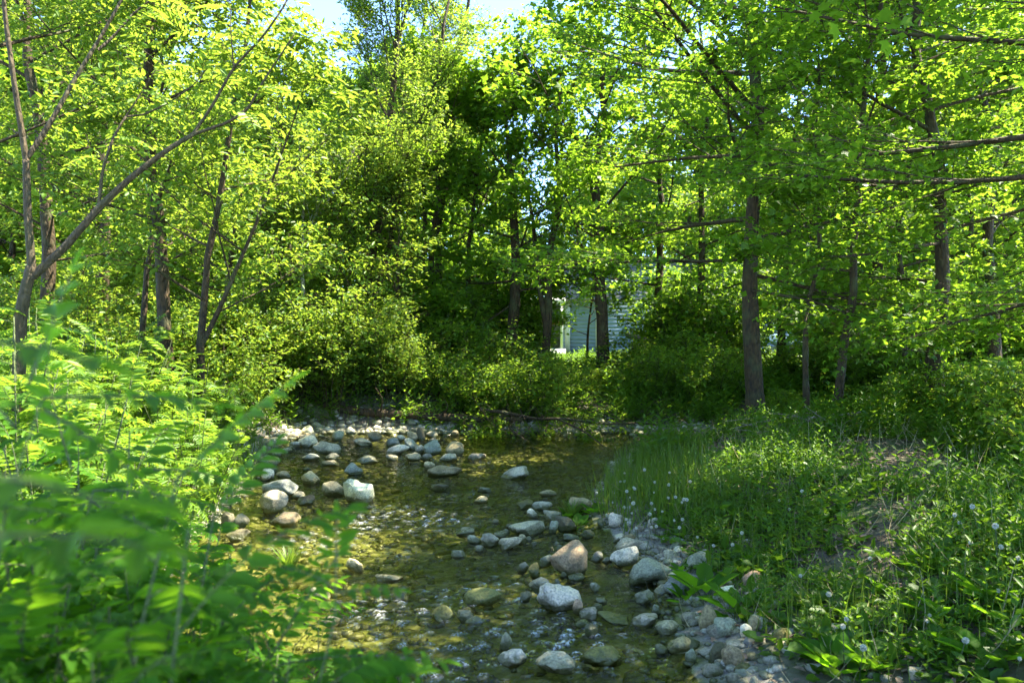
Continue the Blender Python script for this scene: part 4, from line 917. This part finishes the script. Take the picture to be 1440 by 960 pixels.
# white seed heads
def seed_head(seed, h):
    rng = np.random.default_rng(seed); gs, gh = Geo(), Geo(); P = curve_path(rng, (0, 0, -.03), (rng.normal(0, .2), rng.normal(0, .2), 1), h, 6, .1, .05); tube(gs, P, [.003] * 6, 4)
    c = P[-1]; n = 150; d = unit(rng.normal(size=(n, 3))); v, f = ICO[1]; gh.add(v * .004 + c, [f], .5)
    stamp(gh, LEAF, c + d * .004, d, unit(rng.normal(size=(n, 3))), .016, .006, .5)
    root = empty("dandelion", (0, 0, 0), "x", "flower"); gs.obj("stem", M['stem'], root); gh.obj("seed_head", M['fluff'], root); return root
M['fluff'] = leaf_mat("dandelion_fluff", (.80, .79, .68), (.86, .85, .74), (.82, .81, .70), .4, .8, .1)
dp = [seed_head(400 + k, h) for k, h in enumerate((.30, .38, .45))]
sp = []
for c, r in [(870, 700), (880, 690), (890, 706), (905, 668), (915, 672), (925, 668), (930, 690), (940, 688), (945, 697), (950, 668), (960, 700), (900, 720), (868, 655), (878, 662), (885, 648), (920, 705), (890, 730), (905, 742), (930, 735), (860, 690), (848, 685), (840, 700), (910, 655), (933, 655), (950, 712), (965, 690), (975, 715), (985, 660), (875, 722), (942, 720), (918, 728), (958, 742), (897, 690), (908, 697), (882, 676), (927, 712)]:
    sp.append((*pix(c, r + 45)[:2], 1.))
place(dp, sp, "white seed head standing in the sunlit grass of the point", "white seed heads on the sunny point", 42, (.6, 1.15))
dp = [copy_thing(o, (0, 0, 0), 0, 1) for o in dp]
sp = [(*pix(c, r + 55)[:2], 1.) for c, r in [(1342, 713), (1349, 727), (1426, 736), (1428, 750), (1422, 783), (1408, 770), (1438, 783), (1234, 778), (1128, 803), (1173, 837), (1204, 877), (1189, 900), (1207, 905), (1314, 857), (1296, 875), (1416, 817), (1426, 918), (1390, 780), (1330, 790), (975, 733), (996, 757), (1025, 737), (1050, 737), (1137, 682), (1105, 680), (1090, 680), (1326, 730), (1415, 745), (1360, 760), (1388, 732), (1333, 905), (1440, 700)]]
place(dp, sp, "white seed head rising from the shaded weeds of the right bank", "white seed heads on the shaded bank", 43, (.55, 1.1))

# ------------------------------------------------------------------ dead wood
def stick(g, P, r0, r1, sides=7, rough=.12): 
    P = np.array(P, float); n = len(P); t = np.linspace(0, 1, n * 6); Q = np.stack([np.interp(t, np.linspace(0, 1, n), P[:, k]) for k in range(3)], -1)
    for _ in range(4): Q[1:-1] = (Q[:-2] + 2 * Q[1:-1] + Q[2:]) / 4
    tube(g, Q, np.linspace(r0, r1, len(Q)), sides, rough=rough)
g = Geo(); stick(g, [(-4.9, 18.6, .62), (-3.5, 18.2, .42), (-1.5, 17.9, .33), (.2, 17.8, .28)], .12, .07, 10)
o = empty("fallen_log", (0, 0, 0), "long dark mossy log lying along the far shore above the stone heap", "log"); g.obj("trunk", M['bark'], o, smooth=True)
g2 = Geo(); stick(g2, [(-3., 18.1, .4), (-2.9, 17.9, .75), (-3.05, 17.8, 1.0)], .025, .01); stick(g2, [(-1.6, 17.9, .36), (-1.4, 17.6, .6), (-1.5, 17.5, .8)], .02, .008); g2.obj("branch_stub", M['bark'], o, smooth=True)
g = Geo(); stick(g, [(-.7, 17.5, .55), (-.1, 17.25, .50), (.5, 17.3, .36), (1.2, 17.05, .40), (1.9, 17.1, .26), (2.7, 16.9, .33), (3.5, 17.1, .2)], .045, .012); stick(g, [(1.0, 17.1, .38), (1.5, 16.1, .22), (1.75, 15.3, .05)], .028, .012); stick(g, [(.2, 17.25, .42), (-.1, 16.3, .3), (.3, 15.7, .1)], .02, .008)
for _ in range(26):
    x = R.uniform(-.6, 3.2); stick(g, [(x, 17.15, .36), (x + R.normal(0, .25), 16.7 + R.normal(0, .2), R.uniform(.15, .8)), (x + R.normal(0, .4), 16.3 + R.normal(0, .3), R.uniform(.1, 1.))], .008, .003, 4)
tag(g.obj("fallen_branch", M['bark'], smooth=True), "dark twiggy branch fallen across the stream's bend under the bush", "branch")
g = Geo(); p = pix(1135, 612)
for _ in range(85):
    a = R.normal(math.pi * .9, .6); L = R.uniform(.3, .9); c = p + np.array([R.normal(0, .45), R.normal(0, .25), abs(R.normal(.08, .1))]); d = np.array([math.cos(a), math.sin(a) * .5, R.normal(.05, .25)]) * L / 2
    stick(g, [c - d, c + R.normal(0, .04, 3), c + d], R.uniform(.006, .016), .004, 5)
tag(g.obj("brush_pile", M['dead'], smooth=True), "low heap of dead twigs right of the thick maple's foot", "brush pile")
g = Geo(); p = pix(1000, 612)
for _ in range(60):
    a = R.uniform(0, 6.28); L = R.uniform(.15, .5); c = p + np.array([R.normal(0, .7), R.normal(0, .35), .05 + abs(R.normal(0, .05))]); d = np.array([math.cos(a), math.sin(a), R.normal(0, .15)]) * L / 2
    stick(g, [c - d, c + R.normal(0, .03, 3), c + d], R.uniform(.004, .01), .003, 4)
tag(g.obj("twig_litter", M['dead'], smooth=True), "scattered dead twigs left of the thick maple's foot", "twigs")
g = Geo(); p = pix(225, 818)
for _ in range(22):
    a = R.normal(.2, .5); L = R.uniform(.2, .6); c = p + np.array([R.normal(0, .16), R.normal(0, .12), .05 + abs(R.normal(0, .08))]); d = np.array([math.cos(a), math.sin(a) * .6, R.normal(0, .25)]) * L / 2
    stick(g, [c - d, c + R.normal(0, .04, 3), c + d], R.uniform(.008, .018), .004, 6)
tag(g.obj("driftwood", plain("bleached_wood", (.55, .48, .38), .8, .25, 20)), "bleached driftwood sticks caught on the left bank", "driftwood")
g = Geo(); a, b = pix(392, 612), pix(345, 575); stick(g, [a + [0, 0, .05], (a + b) / 2 + [0, 0, .25], (a[0] - .85, a[1] - .1, 1.0)], .014, .008, 6)
tag(g.obj("dead_stick", M['dead'], smooth=True), "thin pale stick leaning out of the bushes above the left shore", "stick")
g = Geo(); stick(g, [P3(880, 470, 24), P3(925, 482, 24), P3(990, 500, 24)], .07, .05, 8)
tag(g.obj("leaning_limb", M['dead'], smooth=True), "pale broken limb hung up between the trees left of the thick maple", "branch")

# ------------------------------------------------------------------ house and shed beyond the wood
def box(g, x0, x1, y0, y1, z0, z1):
    g.add([(x, y, z) for z in (z0, z1) for y in (y0, y1) for x in (x0, x1)], [np.array([[0, 2, 3, 1], [4, 5, 7, 6], [0, 1, 5, 4], [2, 6, 7, 3], [0, 4, 6, 2], [1, 3, 7, 5]])])
M['siding'] = plain("blue_grey_siding", (.24, .34, .53), .6, .05, 3); M['white'] = plain("white_trim", (.70, .70, .68), .5, .04, 4); M['roof'] = plain("grey_shingles", (.20, .20, .21), .85, .2, 14, .3)
M['glass'] = plain("window_glass", (.05, .06, .07), .08, .1, 1, 0, .6); M['orange'] = plain("orange_timber", (.50, .20, .07), .6, .15, 6)
def house():
    y = 42.; z = float(height(6, y)) - .1; h = empty("house", (0, 0, 0), "pale blue-grey clapboard house with white posts, glimpsed through the trees", "house")
    g = Geo(); x0, x1 = 3.0, 15.
    for k in range(16): box(g, x0, x1, y + .0 + .004 * (k % 2), y + 8, z + .2 * k, z + .2 * k + .197)          # boards
    g.add([(x0, y, z + 3.2), (x0, y + 8, z + 3.2), (x0, y + 4, z + 5.4), (x1, y, z + 3.2), (x1, y + 8, z + 3.2), (x1, y + 4, z + 5.4)], [np.array([[0, 1, 2], [3, 5, 4]])])
    g.obj("wall", M['siding'], h)
    g = Geo(); a, b = 3.6, .5
    for s in (1, -1):
        g.add([(x0 - .5, y + 4 - s * 4.5, z + 2.98), (x1 + .5, y + 4 - s * 4.5, z + 2.98), (x1 + .5, y + 4, z + 5.5), (x0 - .5, y + 4, z + 5.5), (x0 - .5, y + 4 - s * 4.5, z + 2.83), (x1 + .5, y + 4 - s * 4.5, z + 2.83), (x1 + .5, y + 4, z + 5.35), (x0 - .5, y + 4, z + 5.35)],
              [np.array([[0, 1, 2, 3], [4, 7, 6, 5], [0, 4, 5, 1], [0, 3, 7, 4], [1, 5, 6, 2]])])
    g.obj("roof", M['roof'], h)
    for xw in (6.6, 10.2, 13.2):
        for zz in (1.0,):
            if xw < 7: continue
            f = Geo(); X0, X1, Z0, Z1 = xw - .55, xw + .55, z + zz, z + zz + 1.15
            for q in ((X0 - .1, X1 + .1, Z1, Z1 + .1), (X0 - .1, X1 + .1, Z0 - .1, Z0), (X0 - .1, X0, Z0, Z1), (X1, X1 + .1, Z0, Z1), (xw - .025, xw + .025, Z0, Z1)): box(f, q[0], q[1], y - .06, y - .005, q[2], q[3])
            wn = f.obj("window", M['white'], h); f = Geo(); box(f, X0 + .001, X1 - .001, y - .03, y - .006, Z0 + .001, Z1 - .001); f.obj("pane", M['glass'], wn)
    for xp in (2.92, 4.55):
        f = Geo(); box(f, xp - .14, xp + .14, y - .10, y - .02, z, z + 2.95); f.obj("corner_board", M['white'], h)
    # open porch at the left end
    f = Geo(); box(f, .6, 2.75, y - 1.2, y + 6, z + 2.75, z + 2.95); box(f, .6, 2.75, y - 1.2, y + 6, z - .1, z + .35); f.obj("porch", M['white'], h)
    f = Geo(); box(f, .8, 2.7, y - 1.26, y - 1.21, z + 1.62, z + 1.92); f.obj("porch_beam", M['orange'], h)
    for xp in (.75, 2.55): f = Geo(); box(f, xp - .07, xp + .07, y - 1.15, y - 1.01, z + .35, z + 2.75); f.obj("porch_post", M['white'], h)
    f = Geo(); box(f, .9, 2.9, y + 3, y + 3.2, z + .35, z + 2.75); f.obj("porch_wall", plain("beige_wall", (.45, .42, .36), .7), h)
house()
def shed():
    y = 34.; x = (1108 - 720) / F * y; z = float(height(x, y)) - .1; s = empty("shed", (0, 0, 0), "small white shed with a blue roof behind the thick maple", "shed"); zt = EYE + (HOR - 488) / F * y
    g = Geo(); box(g, x - .35, x + 1.2, y, y + 1.6, z, zt); g.obj("wall", M['white'], s)
    g = Geo(); g.add([(x - .6, y - .3, zt + .02), (x + 1.4, y - .3, zt + .02), (x + 1.4, y + 1.9, zt + .45), (x - .6, y + 1.9, zt + .45), (x - .6, y - .3, zt + .14), (x + 1.4, y - .3, zt + .14), (x + 1.4, y + 1.9, zt + .57), (x - .6, y + 1.9, zt + .57)], [np.array([[0, 3, 2, 1], [4, 5, 6, 7], [0, 1, 5, 4], [2, 3, 7, 6], [1, 2, 6, 5], [3, 0, 4, 7]])])
    g.obj("roof", plain("blue_roof", (.16, .26, .42), .5), s)
    f = Geo(); box(f, x, x + .5, y - .04, y - .003, z + .1, zt - .15); f.obj("door", M['siding'], s)
shed()
o = shrub(260, h=1.0, rad=.9, nst=18, leafm='willow', ls=.07, twn=18, name="golden_bush"); x, y, z = at(905, 32); o.location = (x, y, z); tag(o, "small golden-yellow bush at the edge of the sunny lawn", "bush")
